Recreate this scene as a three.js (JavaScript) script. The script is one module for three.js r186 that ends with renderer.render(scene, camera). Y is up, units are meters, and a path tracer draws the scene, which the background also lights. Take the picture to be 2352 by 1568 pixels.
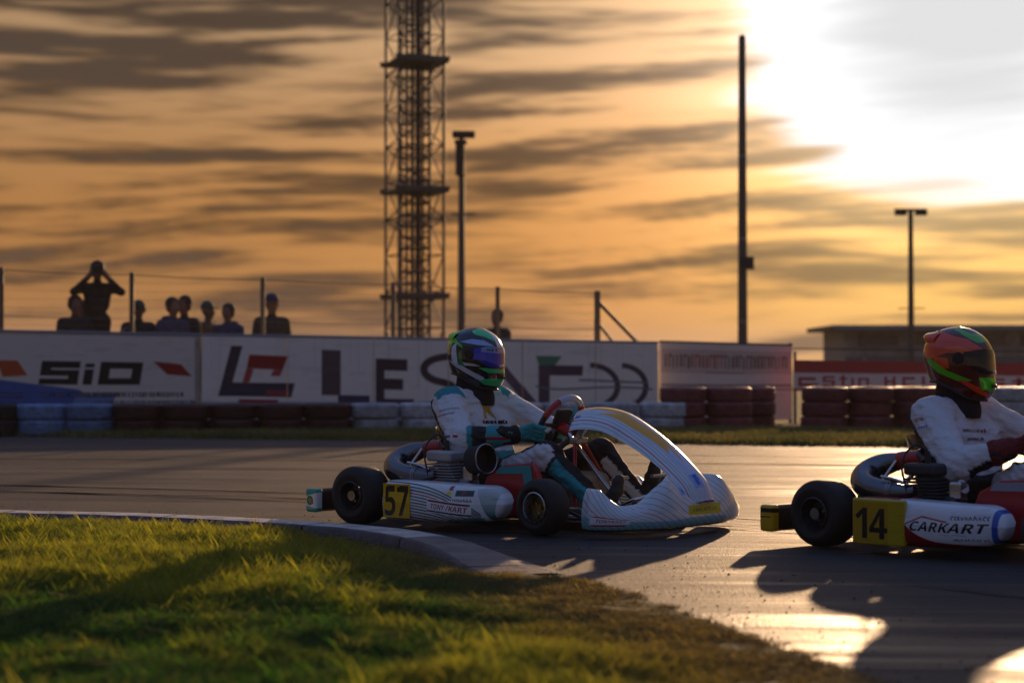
import * as THREE from 'three';
import { RoundedBoxGeometry } from 'three/addons/geometries/RoundedBoxGeometry.js';
import { DecalGeometry } from 'three/addons/geometries/DecalGeometry.js';
import { mergeGeometries, toCreasedNormals } from 'three/addons/utils/BufferGeometryUtils.js';
import { createNoise2D, createNoise3D, createNoise4D } from 'simplex-noise';

// ------------------------------------------------------------------ camera, sky, sun, exposure
const rng = (seed) => () => { seed = (seed + 0x6d2b79f5) | 0; let t = Math.imul(seed ^ (seed >>> 15), 1 | seed); t = (t + Math.imul(t ^ (t >>> 7), 61 | t)) ^ t; return ((t ^ (t >>> 14)) >>> 0) / 4294967296; };
const n2 = createNoise2D(rng(11)), n3 = createNoise3D(rng(12)), n4 = createNoise4D(rng(13));
const { smoothstep, lerp, clamp, degToRad } = THREE.MathUtils;
const V = (x, y, z) => new THREE.Vector3(x, y, z);
const scene = new THREE.Scene();
const EYE = 0.74, F = 4275 / 2352;                       // eye height; focal length over the picture's width
const camera = new THREE.PerspectiveCamera(20.77, 1024 / 682, 0.1, 2000);
camera.position.set(0, EYE, 0);
camera.rotation.x = degToRad(0.895);
camera.focus = 8.9;
camera.userData.fStop = 2.4;
const SUN_AZ = 13.2, SUN_EL = 7.9;
const sunDir = V(Math.sin(degToRad(SUN_AZ)) * Math.cos(degToRad(SUN_EL)), Math.sin(degToRad(SUN_EL)), -Math.cos(degToRad(SUN_AZ)) * Math.cos(degToRad(SUN_EL)));

function skyTexture(W, H) {
  const data = new Float32Array(W * H * 4);
  for (let row = 0; row < H; row++) {
    const el = ((row + 0.5) / H - 0.5) * 180;
    for (let col = 0; col < W; col++) {
      const i = (row * W + col) * 4;
      data[i + 3] = 1;
      if (el < -0.3) { data[i] = 0.05; data[i + 1] = 0.045; data[i + 2] = 0.04; continue; }
      const r = ((col + 0.5) / W - 0.5) * 2 * Math.PI, az = (Math.atan2(Math.cos(r), -Math.sin(r)) * 180) / Math.PI;
      let da = az - SUN_AZ; if (da > 180) da -= 360; if (da < -180) da += 360;
      const a = degToRad(az), ca = Math.cos(a) * 57.3, sa = Math.sin(a) * 57.3;
      // stretched bands of altostratus, gently tilted
      const warp = n3(ca / 20, sa / 20, el / 5) * 0.4;
      const e = el - 0.05 * clamp(az, -60, 60) + warp;
      const f1 = n3(ca / 13, sa / 13, e / 1.35), f2 = n3(ca / 8 + 9, sa / 8, e / 0.62), f3 = n3(ca / 4.6, sa / 4.6 + 5, e / 0.27), f4 = el < 25 ? n3(ca / 2.2 + 3, sa / 2.2, e / 0.13) : 0;
      const f5 = el < 25 ? n3(ca / 1.1, sa / 1.1 + 8, e / 0.075) : 0, d = 0.53 * f1 + 0.38 * f2 + 0.27 * f3 + 0.17 * f4 + 0.10 * f5 * (0.6 + 0.4 * f2) + 0.07 * smoothstep(el, 4, 10);
      const cloud = smoothstep(d + 0.10 * smoothstep(-az, -2, 12) - 0.08 * Math.exp(-((el - 4) ** 2) / 6), -0.36, 0.50);
      const ang = Math.hypot(da * Math.cos(degToRad(el)), el - SUN_EL);
      // warm half of the sky, towards the sun
      const B = 0.34 + 0.74 * Math.exp(-((ang / 13) ** 2)) + 0.10 * Math.exp(-((ang / 30) ** 2));
      const low = smoothstep(el, 4, 11), right = smoothstep(az, 2, 13) * (1 - smoothstep(el, 5, 9));
      let cr = 1, cg = lerp(0.445, 0.61, low), cb = lerp(0.115, 0.31, low);
      cg = lerp(cg, 0.54, right); cb = lerp(cb, 0.10, right);
      const pale = Math.exp(-((el - 0.6) ** 2) / 0.5) * 0.4;
      cg = lerp(cg, 0.58, pale); cb = lerp(cb, 0.36, pale);
      const dk = 0.155 + 0.14 * Math.exp(-((ang / 10) ** 2));
      let R = B * cr * lerp(1.12, dk, cloud), G = B * cg * lerp(1.12, dk * 1.12, cloud), L = B * cb * lerp(1.12, dk * 1.5, cloud);
      // the veil in front of the sun
      const rad = (Math.abs((az - 13.9) / 6.6) ** 2.6 + Math.abs((el - 10.6) / 5.7) ** 2.6) ** (1 / 2.6) + 0.07 * f2 + 0.10 * f1 + 0.05 * f3;
      const core = smoothstep(-rad, -1.08, -0.86), halo = Math.exp(-((Math.max(0, rad - 0.86) / 0.36) ** 1.1));
      R += 0.75 * halo; G += 0.56 * halo; L += 0.37 * halo;
      const cs = lerp(1.25, 0.80, smoothstep(1 - rad, 0.1, 0.75));
      R = lerp(R, cs, core); G = lerp(G, cs * 1.005, core); L = lerp(L, cs * 1.02, core);
      // the cool rest of the dusk sky
      const up = smoothstep(el, 14, 42);
      const cool = lerp(1.1, 0.55, cloud);
      const cR = lerp(0.092, 0.125, up) * cool, cG = lerp(0.092, 0.205, up) * cool, cB = lerp(0.112, 0.44, up) * cool;
      const w = (1 - smoothstep(Math.abs(da), 42, 105)) * (1 - smoothstep(el, 14, 44));
      data[i] = lerp(cR, R, w); data[i + 1] = lerp(cG, G, w); data[i + 2] = lerp(cB, L, w);
    }
  }
  const t = new THREE.DataTexture(data, W, H, THREE.RGBAFormat, THREE.FloatType);
  t.mapping = THREE.EquirectangularReflectionMapping; t.magFilter = THREE.LinearFilter; t.needsUpdate = true;
  return t;
}
scene.background = scene.environment = skyTexture(4096, 2048);
const sun = new THREE.DirectionalLight(0xffcf9c, 5);
sun.position.copy(sunDir).multiplyScalar(60); sun.castShadow = true; sun.shadow.radius = 1.6;
sun.shadow.mapSize.set(4096, 4096);
Object.assign(sun.shadow.camera, { left: -16, right: 16, top: 12, bottom: -12, near: 1, far: 140 });
sun.target.position.set(1, 0, -10);
scene.add(sun, sun.target);
scene.fog = new THREE.FogExp2(new THREE.Color().setRGB(1.0, 0.86, 0.72), 0.0006);
const renderer = new THREE.WebGLRenderer({ antialias: true });
renderer.setSize(1024, 682);
renderer.toneMapping = THREE.LinearToneMapping; renderer.toneMappingExposure = 1.0;
renderer.shadowMap.enabled = true;

// ------------------------------------------------------------------ helpers
const taken = {};
function numbered(name) { const n = (taken[name] = (taken[name] ?? -1) + 1); return n ? `${name}_${String(n).padStart(3, '0')}` : name; }
function tag(o, label, category, group, kind) { Object.assign(o.userData, { label, category }); if (group) o.userData.group = group; if (kind) o.userData.kind = kind; return o; }
function thing(name, label, category, pos = [0, 0, 0], turn = 0, group) { const o = new THREE.Group(); o.name = numbered(name); o.position.set(...pos); o.rotation.y = turn; scene.add(o); return tag(o, label, category, group); }
function mesh(name, geo, mat, parent, label) {
  const m = new THREE.Mesh(geo, mat); m.name = parent ? name : numbered(name); m.castShadow = m.receiveShadow = true;
  if (label) m.userData.label = label;
  (parent ?? scene).add(m); return m;
}
function structure(name, geo, mat) { const m = mesh(name, geo, mat); m.userData.kind = 'structure'; return m; }
const ORD = ['first', 'second', 'third', 'fourth', 'fifth', 'sixth', 'seventh', 'eighth', 'ninth', 'tenth', 'eleventh', 'twelfth', 'thirteenth', 'fourteenth', 'fifteenth'];
const at = (qx, depth) => ((qx - 1176) / 4275) * depth;      // metres to the side, from a column of the photograph and a distance

function flat(g) { const o = g.index ? g.toNonIndexed() : g; for (const k of Object.keys(o.attributes)) if (!['position', 'normal', 'uv'].includes(k)) o.deleteAttribute(k); if (!o.attributes.uv) o.setAttribute('uv', new THREE.BufferAttribute(new Float32Array(o.attributes.position.count * 2), 2)); return o; }
const merge = (list) => mergeGeometries(list.map(flat));
function box(w, h, d, x, y, z, r = 0.006, rot) { const g = new RoundedBoxGeometry(w, h, d, 2, Math.min(r, w * 0.45, h * 0.45, d * 0.45)); if (rot) g.applyMatrix4(new THREE.Matrix4().makeRotationFromEuler(new THREE.Euler(...rot))); return g.translate(x, y, z); }
function rod(a, b, r1, r2 = r1, seg = 12, open = false) {
  const A = V(...a), B = V(...b), g = new THREE.CylinderGeometry(r2, r1, A.distanceTo(B), seg, 1, open);
  return g.applyQuaternion(new THREE.Quaternion().setFromUnitVectors(V(0, 1, 0), B.clone().sub(A).normalize())).translate((a[0] + b[0]) / 2, (a[1] + b[1]) / 2, (a[2] + b[2]) / 2);
}
const bend = (pts, r, n = 32, closed = false, seg = 10) => new THREE.TubeGeometry(new THREE.CatmullRomCurve3(pts.map((p) => V(...p)), closed, 'catmullrom', 0.5), n, r, seg, closed);
// a surface from (u, v) in 0..1
function grid(nu, nv, fn, uvfn) {
  const pos = [], uv = [], idx = [];
  for (let i = 0; i <= nu; i++) for (let j = 0; j <= nv; j++) { const p = fn(i / nu, j / nv); pos.push(...p); uv.push(...(uvfn ? uvfn(i / nu, j / nv, p) : [i / nu, j / nv])); }
  for (let i = 0; i < nu; i++) for (let j = 0; j < nv; j++) { const a = i * (nv + 1) + j, b = a + nv + 1; idx.push(a, b, a + 1, b, b + 1, a + 1); }
  const g = new THREE.BufferGeometry();
  g.setAttribute('position', new THREE.Float32BufferAttribute(pos, 3)); g.setAttribute('uv', new THREE.Float32BufferAttribute(uv, 2)); g.setIndex(idx); g.computeVertexNormals();
  return g;
}
function curveAt(pts, u) { const n = pts.length - 1, k = Math.min(Math.floor(u * n), n - 1), t = u * n - k; const p0 = pts[Math.max(k - 1, 0)], p1 = pts[k], p2 = pts[k + 1], p3 = pts[Math.min(k + 2, n)]; return p1.map((_, c) => 0.5 * (2 * p1[c] + (p2[c] - p0[c]) * t + (2 * p0[c] - 5 * p1[c] + 4 * p2[c] - p3[c]) * t * t + (3 * p1[c] - p0[c] - 3 * p2[c] + p3[c]) * t * t * t)); }
// a tube whose radius changes: points [x, y, z, r]
function vtube(pts, n = 40, seg = 16) {
  const c = new THREE.CatmullRomCurve3(pts.map((p) => V(p[0], p[1], p[2])), false, 'catmullrom', 0.5), fr = c.computeFrenetFrames(n), P = [];
  for (let i = 0; i <= n; i++) P.push(c.getPoint(i / n));
  return grid(n, seg, (u, v) => { const i = Math.round(u * n), r = curveAt(pts.map((p) => [p[3]]), u)[0], a = v * 2 * Math.PI, N = fr.normals[i], B = fr.binormals[i], q = P[i]; return [0, 1, 2].map((k) => q.getComponent(k) + r * (Math.cos(a) * N.getComponent(k) + Math.sin(a) * B.getComponent(k))); });
}
function tableAt(t, x) { if (x <= t[0][0]) return t[0][1]; for (let i = 1; i < t.length; i++) if (x <= t[i][0]) { const s = (x - t[i - 1][0]) / (t[i][0] - t[i - 1][0]); return lerp(t[i - 1][1], t[i][1], s); } return t[t.length - 1][1]; }
// naive surface nets of a signed distance
function nets(sdf, lo, hi, cell, color) {
  const N = [0, 1, 2].map((k) => Math.ceil((hi[k] - lo[k]) / cell) + 1), [nx, ny, nz] = N, val = new Float32Array(nx * ny * nz);
  for (let k = 0, i = 0; k < nz; k++) for (let j = 0; j < ny; j++) for (let a = 0; a < nx; a++, i++) val[i] = sdf(lo[0] + a * cell, lo[1] + j * cell, lo[2] + k * cell);
  const id = new Int32Array(nx * ny * nz).fill(-1), pos = [], idx = [];
  const off = [0, 1, nx, nx + 1, nx * ny, nx * ny + 1, nx * ny + nx, nx * ny + nx + 1];
  for (let k = 0; k < nz - 1; k++) for (let j = 0; j < ny - 1; j++) for (let a = 0; a < nx - 1; a++) {
    const i = a + nx * (j + ny * k); let m = 0; for (let c = 0; c < 8; c++) if (val[i + off[c]] < 0) m |= 1 << c;
    if (m === 0 || m === 255) continue;
    let s = [0, 0, 0], cnt = 0;
    for (let c = 0; c < 8; c++) for (const b of [1, 2, 4]) { const d = c | b; if (d === c) continue; const v0 = val[i + off[c]], v1 = val[i + off[d]]; if (v0 < 0 === v1 < 0) continue; const t = v0 / (v0 - v1); s[0] += (c & 1) + (b === 1 ? t : 0); s[1] += ((c >> 1) & 1) + (b === 2 ? t : 0); s[2] += ((c >> 2) & 1) + (b === 4 ? t : 0); cnt++; }
    id[i] = pos.length / 3; pos.push(lo[0] + (a + s[0] / cnt) * cell, lo[1] + (j + s[1] / cnt) * cell, lo[2] + (k + s[2] / cnt) * cell);
  }
  const st = [1, nx, nx * ny];
  for (let k = 1; k < nz - 1; k++) for (let j = 1; j < ny - 1; j++) for (let a = 1; a < nx - 1; a++) {
    const i = a + nx * (j + ny * k), in0 = val[i] < 0;
    for (let ax = 0; ax < 3; ax++) { if (in0 === val[i + st[ax]] < 0) continue; const s1 = st[(ax + 1) % 3], s2 = st[(ax + 2) % 3]; const q = [id[i - s1 - s2], id[i - s2], id[i], id[i - s1]]; if (q.includes(-1)) continue; if (in0) idx.push(q[0], q[1], q[2], q[0], q[2], q[3]); else idx.push(q[0], q[2], q[1], q[0], q[3], q[2]); }
  }
  const nor = new Float32Array(pos.length), uv = [], col = [], h = cell * 0.5;
  for (let i = 0; i < pos.length; i += 3) {
    const [x, y, z] = [pos[i], pos[i + 1], pos[i + 2]]; const g = V(sdf(x + h, y, z) - sdf(x - h, y, z), sdf(x, y + h, z) - sdf(x, y - h, z), sdf(x, y, z + h) - sdf(x, y, z - h)).normalize();
    nor[i] = g.x; nor[i + 1] = g.y; nor[i + 2] = g.z; uv.push(x - z * 0.6, y); if (color) col.push(...color(x, y, z, g));
  }
  const o = new THREE.BufferGeometry();
  o.setAttribute('position', new THREE.Float32BufferAttribute(pos, 3)); o.setAttribute('normal', new THREE.BufferAttribute(nor, 3)); o.setAttribute('uv', new THREE.Float32BufferAttribute(uv, 2));
  if (color) o.setAttribute('color', new THREE.Float32BufferAttribute(col, 3));
  o.setIndex(idx); return o;
}
function capsule(x, y, z, b) {                        // b: [ax, ay, az, bx, by, bz, ra, rb]
  const dx = b[3] - b[0], dy = b[4] - b[1], dz = b[5] - b[2], px = x - b[0], py = y - b[1], pz = z - b[2];
  const t = clamp((px * dx + py * dy + pz * dz) / (dx * dx + dy * dy + dz * dz + 1e-9), 0, 1);
  return Math.hypot(px - dx * t, py - dy * t, pz - dz * t) - (b[6] + (b[7] - b[6]) * t);
}
const smin = (a, b, k) => { const h = Math.max(k - Math.abs(a - b), 0) / k; return Math.min(a, b) - h * h * k * 0.25; };
function canvas(w, h, draw) { const c = document.createElement('canvas'); c.width = w; c.height = h; draw(c.getContext('2d'), w, h); const t = new THREE.CanvasTexture(c); t.colorSpace = THREE.SRGBColorSpace; t.anisotropy = 8; return t; }
function noiseTex(size, fn, srgb) { const d = new Uint8Array(size * size * 4); for (let y = 0; y < size; y++) for (let x = 0; x < size; x++) { const c = fn(x / size, y / size), o = (y * size + x) * 4; for (let k = 0; k < 3; k++) d[o + k] = clamp(Array.isArray(c) ? c[k] : c, 0, 1) * 255; d[o + 3] = 255; } const t = new THREE.DataTexture(d, size, size); t.wrapS = t.wrapT = THREE.RepeatWrapping; t.magFilter = THREE.LinearFilter; t.minFilter = THREE.LinearMipmapLinearFilter; if (srgb) t.colorSpace = THREE.SRGBColorSpace; t.needsUpdate = true; return t; }
// noise that tiles over 0..1
const tile = (u, v, f, s = 0) => { const a = u * 2 * Math.PI, b = v * 2 * Math.PI, R = f / (2 * Math.PI); return 0.5 * (n3(Math.cos(a) * R + s, Math.sin(a) * R, Math.cos(b) * R + Math.sin(b) * R * 0.7) + n3(Math.cos(b) * R + 7 + s, Math.sin(b) * R, Math.sin(a) * R - Math.cos(a) * R * 0.6)); };
const rep = (t, x, y = x) => { const c = t.clone(); c.repeat.set(x, y); c.needsUpdate = true; return c; };
const lin = (r, g, b) => new THREE.Color().setRGB(r, g, b);
const std = (c, o = {}) => new THREE.MeshStandardMaterial({ color: c, roughness: 0.5, side: THREE.DoubleSide, ...o });
const phys = (c, o = {}) => new THREE.MeshPhysicalMaterial({ color: c, roughness: 0.5, side: THREE.DoubleSide, ...o });

const grit = noiseTex(512, (u, v) => 0.5 + 0.35 * tile(u, v, 60) + 0.3 * tile(u, v, 140, 3));
const smudge = noiseTex(512, (u, v) => 0.62 + 0.25 * tile(u, v, 5) + 0.16 * tile(u, v, 17, 4) + 0.1 * tile(u, v, 60, 9));
const folds = noiseTex(512, (u, v) => 0.5 + 0.3 * (1 - 2 * Math.abs(tile(u, v, 7))) + 0.22 * (1 - 2 * Math.abs(tile(u, v, 15, 5))) + 0.05 * tile(u, v, 90));
const M = {
  rubber: std(lin(0.020, 0.019, 0.018), { roughness: 0.62, bumpMap: rep(grit, 4), bumpScale: 0.0012 }),
  black: std(lin(0.018, 0.018, 0.020), { roughness: 0.42 }),
  matte: std(lin(0.022, 0.021, 0.021), { roughness: 0.8 }),
  chrome: std(lin(0.62, 0.63, 0.66), { metalness: 1, roughness: 0.18 }),
  alloy: std(lin(0.50, 0.50, 0.51), { metalness: 1, roughness: 0.38, roughnessMap: rep(smudge, 3) }),
  steel: std(lin(0.34, 0.34, 0.36), { metalness: 1, roughness: 0.30, roughnessMap: rep(smudge, 2) }),
  castAlloy: std(lin(0.38, 0.38, 0.40), { metalness: 0.7, roughness: 0.55, bumpMap: grit, bumpScale: 0.001 }),
  bronze: std(lin(0.22, 0.16, 0.06), { metalness: 0.9, roughness: 0.4 }),
  darkRim: std(lin(0.09, 0.09, 0.095), { metalness: 0.8, roughness: 0.42 }),
  red: phys(lin(0.42, 0.016, 0.02), { roughness: 0.35, clearcoat: 0.4 }),
  teal: phys(lin(0.03, 0.30, 0.33), { roughness: 0.4 }),
  blueAnod: std(lin(0.05, 0.16, 0.5), { metalness: 0.8, roughness: 0.3 }),
  carbon: phys(lin(0.012, 0.012, 0.013), { roughness: 0.3, clearcoat: 0.6 }),
  plasticTank: phys(lin(0.30, 0.27, 0.2), { roughness: 0.5 }),
  concrete: std(lin(0.32, 0.30, 0.27), { roughness: 0.9, map: smudge, bumpMap: grit, bumpScale: 0.002 }),
  mast: std(lin(0.10, 0.095, 0.09), { roughness: 0.6, metalness: 0.4 }),
  galv: std(lin(0.25, 0.25, 0.25), { roughness: 0.5, metalness: 0.7 }),
  dark: std(lin(0.03, 0.03, 0.032), { roughness: 0.8 }),
};

// ------------------------------------------------------------------ ground, track, kerb, grass
const earthMap = noiseTex(512, (u, v) => { const a = 0.5 + 0.5 * tile(u, v, 6), b = 0.5 + 0.5 * tile(u, v, 40, 2); return [0.33 + 0.12 * a + 0.08 * b, 0.29 + 0.12 * a + 0.06 * b, 0.13 + 0.05 * b]; }, true);
structure('ground', new THREE.PlaneGeometry(1600, 1600).rotateX(-Math.PI / 2), std(0xffffff, { map: rep(earthMap, 400), roughness: 1, bumpMap: rep(grit, 800), bumpScale: 0.02 }));

// 6.4 m of asphalt: aggregate, stains, and streaks of rubber laid down along the track
const band = (u, v, fu, fv, k = 0) => { const a = u * 2 * Math.PI, b = v * 2 * Math.PI, P = fu / 6.283, Q = fv / 6.283; return n4(Math.cos(a) * P + k, Math.sin(a) * P, Math.cos(b) * Q, Math.sin(b) * Q + k); };
const rubberAt = (u, v) => 0.5 + 0.34 * band(u, v, 2, 9) + 0.30 * band(u, v, 3, 34, 3) + 0.22 * band(u, v, 5, 90, 7);
const asphaltMap = noiseTex(2048, (u, v) => { const g = 0.5 + 0.5 * band(u, v, 640, 640, 1), f = band(u, v, 240, 240, 5), c = band(u, v, 5, 5, 9), w = smoothstep(rubberAt(u, v), 0.35, 0.85); const k = (0.125 + 0.035 * f + 0.17 * smoothstep(g, 0.55, 0.95) + 0.03 * c) * (1 - 0.45 * w); return [k * 1.05, k, k * 0.94]; }, true);
const asphaltBump = noiseTex(1024, (u, v) => 0.5 + 0.26 * tile(u, v, 160, 8) + 0.34 * tile(u, v, 330, 1));
const asphaltRough = noiseTex(1024, (u, v) => 0.90 - 0.34 * smoothstep(rubberAt(u, v), 0.4, 0.9) + 0.10 * band(u, v, 7, 60, 2));
const asphalt = std(0xffffff, { map: asphaltMap, bumpMap: rep(asphaltBump, 4), bumpScale: 0.004, roughnessMap: asphaltRough, roughness: 0.76 });
// far edge of the asphalt nears the camera to the right
const FAR = [[-60, -23.5], [-5.8, -20.8], [0, -19.2], [5, -17.6], [14, -15.4], [60, -6]];
const farZ = (x) => tableAt(FAR, x) + 0.05 * n2(x * 0.7, 3);
const track = grid(120, 60, (u, v) => { const x = lerp(-60, 60, u); return [x, 0.004 + 0.003 * n2(x * 0.25, v * 6), lerp(farZ(x), 9, v)]; }, (u, v, p) => [p[0] / 6.4, (p[2] - 0.07 * p[0]) / 6.4]);
const trackMesh = structure('track', track, asphalt), markMat = std(lin(0.012, 0.011, 0.011), { roughness: 0.7, bumpMap: rep(grit, 3), bumpScale: 0.002 }), mr = rng(77);
for (const [x0, z0, x1, z1, bow, w] of [[-9, -13.2, 1.4, -10.1, 0.5, 0.13], [-7, -12.2, 2.2, -8.2, 0.9, 0.11], [-4, -11.6, 3.4, -7.4, 0.8, 0.12], [-8, -15.6, 6, -13.6, 0.6, 0.14], [0.5, -9.1, 4.2, -4.8, 0.5, 0.10], [1.2, -12.4, 6, -8.6, 0.4, 0.12], [-2, -17, 5.5, -14.6, 0.3, 0.12], [1.2, -6.6, 2.9, -3.9, 0.2, 0.09]]) mesh('tyre_mark', grid(70, 1, (u, v) => { const x = lerp(x0, x1, u), z = lerp(z0, z1, u) - bow * Math.sin(u * 3.14), k = w * smoothstep(u, 0, 0.2) * (1 - smoothstep(u, 0.75, 1)) * (0.6 + 0.4 * n2(u * 14, x0)) * (v - 0.5); return [x + k * 0.3, 0.0125, z + k]; }, (u, v) => [u * 20, v * 0.3]), markMat, trackMesh);
// inside edge of the bend: kerb, then bare asphalt to grass
const EDGE = [[-14, -10.9], [-8, -10.25], [-5, -9.75], [-2.55, -9.28], [-1.634, -9.0], [-0.959, -8.61], [-0.637, -8.35], [-0.326, -7.92], [-0.096, -7.34], [0.101, -6.75], [0.36, -6.3], [0.52, -5.8], [0.648, -5.29], [0.79, -4.8], [0.92, -4.3], [1.06, -3.5], [1.25, -2], [1.4, 1.5]];
const edgeCurve = new THREE.CatmullRomCurve3(EDGE.map((p) => V(p[0], 0, p[1])), false, 'centripetal');
const EDGE_FINE = edgeCurve.getSpacedPoints(260).map((p) => [p.x, p.z]);
function inside(x, z) {                                 // metres inside the grass from the track's edge (negative: on the track)
  let best = 1e9, side = 1;
  for (let i = 0; i < EDGE_FINE.length - 1; i++) { const [ax, az] = EDGE_FINE[i], [bx, bz] = EDGE_FINE[i + 1], dx = bx - ax, dz = bz - az, t = clamp(((x - ax) * dx + (z - az) * dz) / (dx * dx + dz * dz), 0, 1), d = Math.hypot(x - ax - dx * t, z - az - dz * t); if (d < best) { best = d; side = dx * (z - az) - dz * (x - ax) > 0 ? 1 : -1; } }
  return best * side;
}
const turfHeight = (x, z, d) => 0.012 + 0.03 * smoothstep(d, 0.1, 1.2) + (0.022 * n2(x * 1.3, z * 1.3) + 0.012 * n2(x * 3.7, z * 3.7)) * smoothstep(d, 0.05, 0.5);
const turfGeo = grid(240, 70, (u, v) => {
  const p = edgeCurve.getPointAt(u), k = v ** 1.6, x = lerp(p.x, lerp(-15, 0.5, u), k), z = lerp(p.z, 3.2, k), d = Math.abs(inside(x, z));
  return [x, turfHeight(x, z, d) - 0.02 * (1 - smoothstep(d, 0, 0.06)), z];
}, (u, v, p) => [p[0] / 2, p[2] / 2]);
const turfMap = noiseTex(512, (u, v) => { const a = 0.5 + 0.5 * tile(u, v, 8), b = 0.5 + 0.5 * tile(u, v, 50, 2); return [0.24 + 0.10 * a + 0.1 * b, 0.22 + 0.09 * a + 0.08 * b, 0.09 + 0.04 * b]; }, true);
structure('infield_ground', turfGeo, std(0xffffff, { map: turfMap, roughness: 1, bumpMap: rep(grit, 2), bumpScale: 0.02 }));

// kerb blocks
{
  const kerb = new THREE.Group(); kerb.name = 'kerb'; kerb.userData = { kind: 'structure', label: 'low kerb with a worn white top edging the inside of the bend' }; scene.add(kerb);
  const L = edgeCurve.getLength(), step = 0.9, pa = (s, top) => edgeCurve.getPointAt(clamp(s / L, 0, 1));
  const uEnd = (() => { let b = 0; for (let s = 0; s < L; s += 0.02) if (pa(s).z < -6.72) b = s; return b; })();
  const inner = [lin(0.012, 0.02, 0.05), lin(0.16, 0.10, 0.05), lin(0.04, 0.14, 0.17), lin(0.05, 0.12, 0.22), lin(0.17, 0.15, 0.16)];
  let k = 0;
  for (let s = 0; s < uEnd; s += step, k++) {
    const e = Math.min(s + step - 0.012, uEnd), fade = (q) => smoothstep(uEnd - q, 0.0, 0.9);
    const prof = [[-0.10, 0.0], [-0.03, 0.030], [0, 0.043], [0.06, 0.046], [0.19, 0.046], [0.215, 0.040], [0.222, -0.01]];
    const top = grid(10, 4, (u, v) => { const q = lerp(s, e, u), p = pa(q), t = edgeCurve.getTangentAt(clamp(q / L, 0, 1)), r = prof[Math.round(v * 4)]; const f = fade(q); return [p.x - t.z * r[0], 0.004 + r[1] * lerp(0.12, 1, f) + 0.002 * n2(q * 5, v * 3), p.z + t.x * r[0]]; }, (u, v) => [u * 0.9, v * 0.3]);
    const face = grid(10, 2, (u, v) => { const q = lerp(s, e, u), p = pa(q), t = edgeCurve.getTangentAt(clamp(q / L, 0, 1)), r = prof[4 + Math.round(v * 2)]; const f = fade(q); return [p.x - t.z * r[0], 0.004 + r[1] * (r[1] > 0 ? lerp(0.12, 1, f) : 1) + (v < 0.01 ? 0.002 * n2(q * 5, 3) : 0), p.z + t.x * r[0]]; }, (u, v) => [u * 0.9, v * 0.1]);
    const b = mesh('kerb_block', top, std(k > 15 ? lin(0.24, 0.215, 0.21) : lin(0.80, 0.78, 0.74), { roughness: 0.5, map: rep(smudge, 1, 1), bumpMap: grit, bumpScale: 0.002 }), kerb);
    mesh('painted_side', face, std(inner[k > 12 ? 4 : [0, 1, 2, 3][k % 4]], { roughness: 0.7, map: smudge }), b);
  }
}
// grass blades: a tuft of bent blades, many times
function tuft(rand, n, hgt, spread, wid) {
  const pos = [], nor = [], idx = [];
  for (let i = 0; i < n; i++) {
    const a = rand() * 6.283, r = spread * Math.sqrt(rand()), x = Math.cos(a) * r, z = Math.sin(a) * r, h = hgt * (0.5 + 0.7 * rand()), la = rand() * 6.283, lean = h * (0.15 + 0.75 * rand()), w = wid * (0.7 + 0.6 * rand()), fa = rand() * 6.283;
    const fx = Math.cos(fa) * w, fz = Math.sin(fa) * w, lx = Math.cos(la) * lean, lz = Math.sin(la) * lean, b = pos.length / 3;
    for (const [t, ww] of [[0, 1], [0.5, 0.8], [1, 0]]) { const px = x + lx * t * t, py = h * (t - 0.18 * t * t * (lean / h)), pz = z + lz * t * t; pos.push(px - fx * ww, py, pz - fz * ww); nor.push(-fz / w * 0.4, 0.9, fx / w * 0.4); if (ww) { pos.push(px + fx * ww, py, pz + fz * ww); nor.push(-fz / w * 0.4, 0.9, fx / w * 0.4); } }
    idx.push(b, b + 1, b + 2, b + 1, b + 3, b + 2, b + 2, b + 3, b + 4);
  }
  const g = new THREE.BufferGeometry(); g.setAttribute('position', new THREE.Float32BufferAttribute(pos, 3)); g.setAttribute('normal', new THREE.Float32BufferAttribute(nor, 3)); g.setIndex(idx); return g;
}
const bladeMat = phys(0xffffff, { roughness: 0.95, transmission: 0.6, thickness: 0, specularIntensity: 0.25 });
function grassField(name, label, spots, geo) {
  const m = new THREE.InstancedMesh(geo, bladeMat, spots.length), q = new THREE.Quaternion(), up = V(0, 1, 0), o = new THREE.Matrix4();
  spots.forEach((s, i) => { m.setMatrixAt(i, o.compose(V(s[0], s[1], s[2]), q.setFromAxisAngle(up, s[3]), V(s[4], s[4] * s[5], s[4]))); m.setColorAt(i, s[6]); });
  m.name = name; m.castShadow = m.receiveShadow = true; scene.add(m); return tag(m, label, 'grass', null, 'stuff');
}
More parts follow.
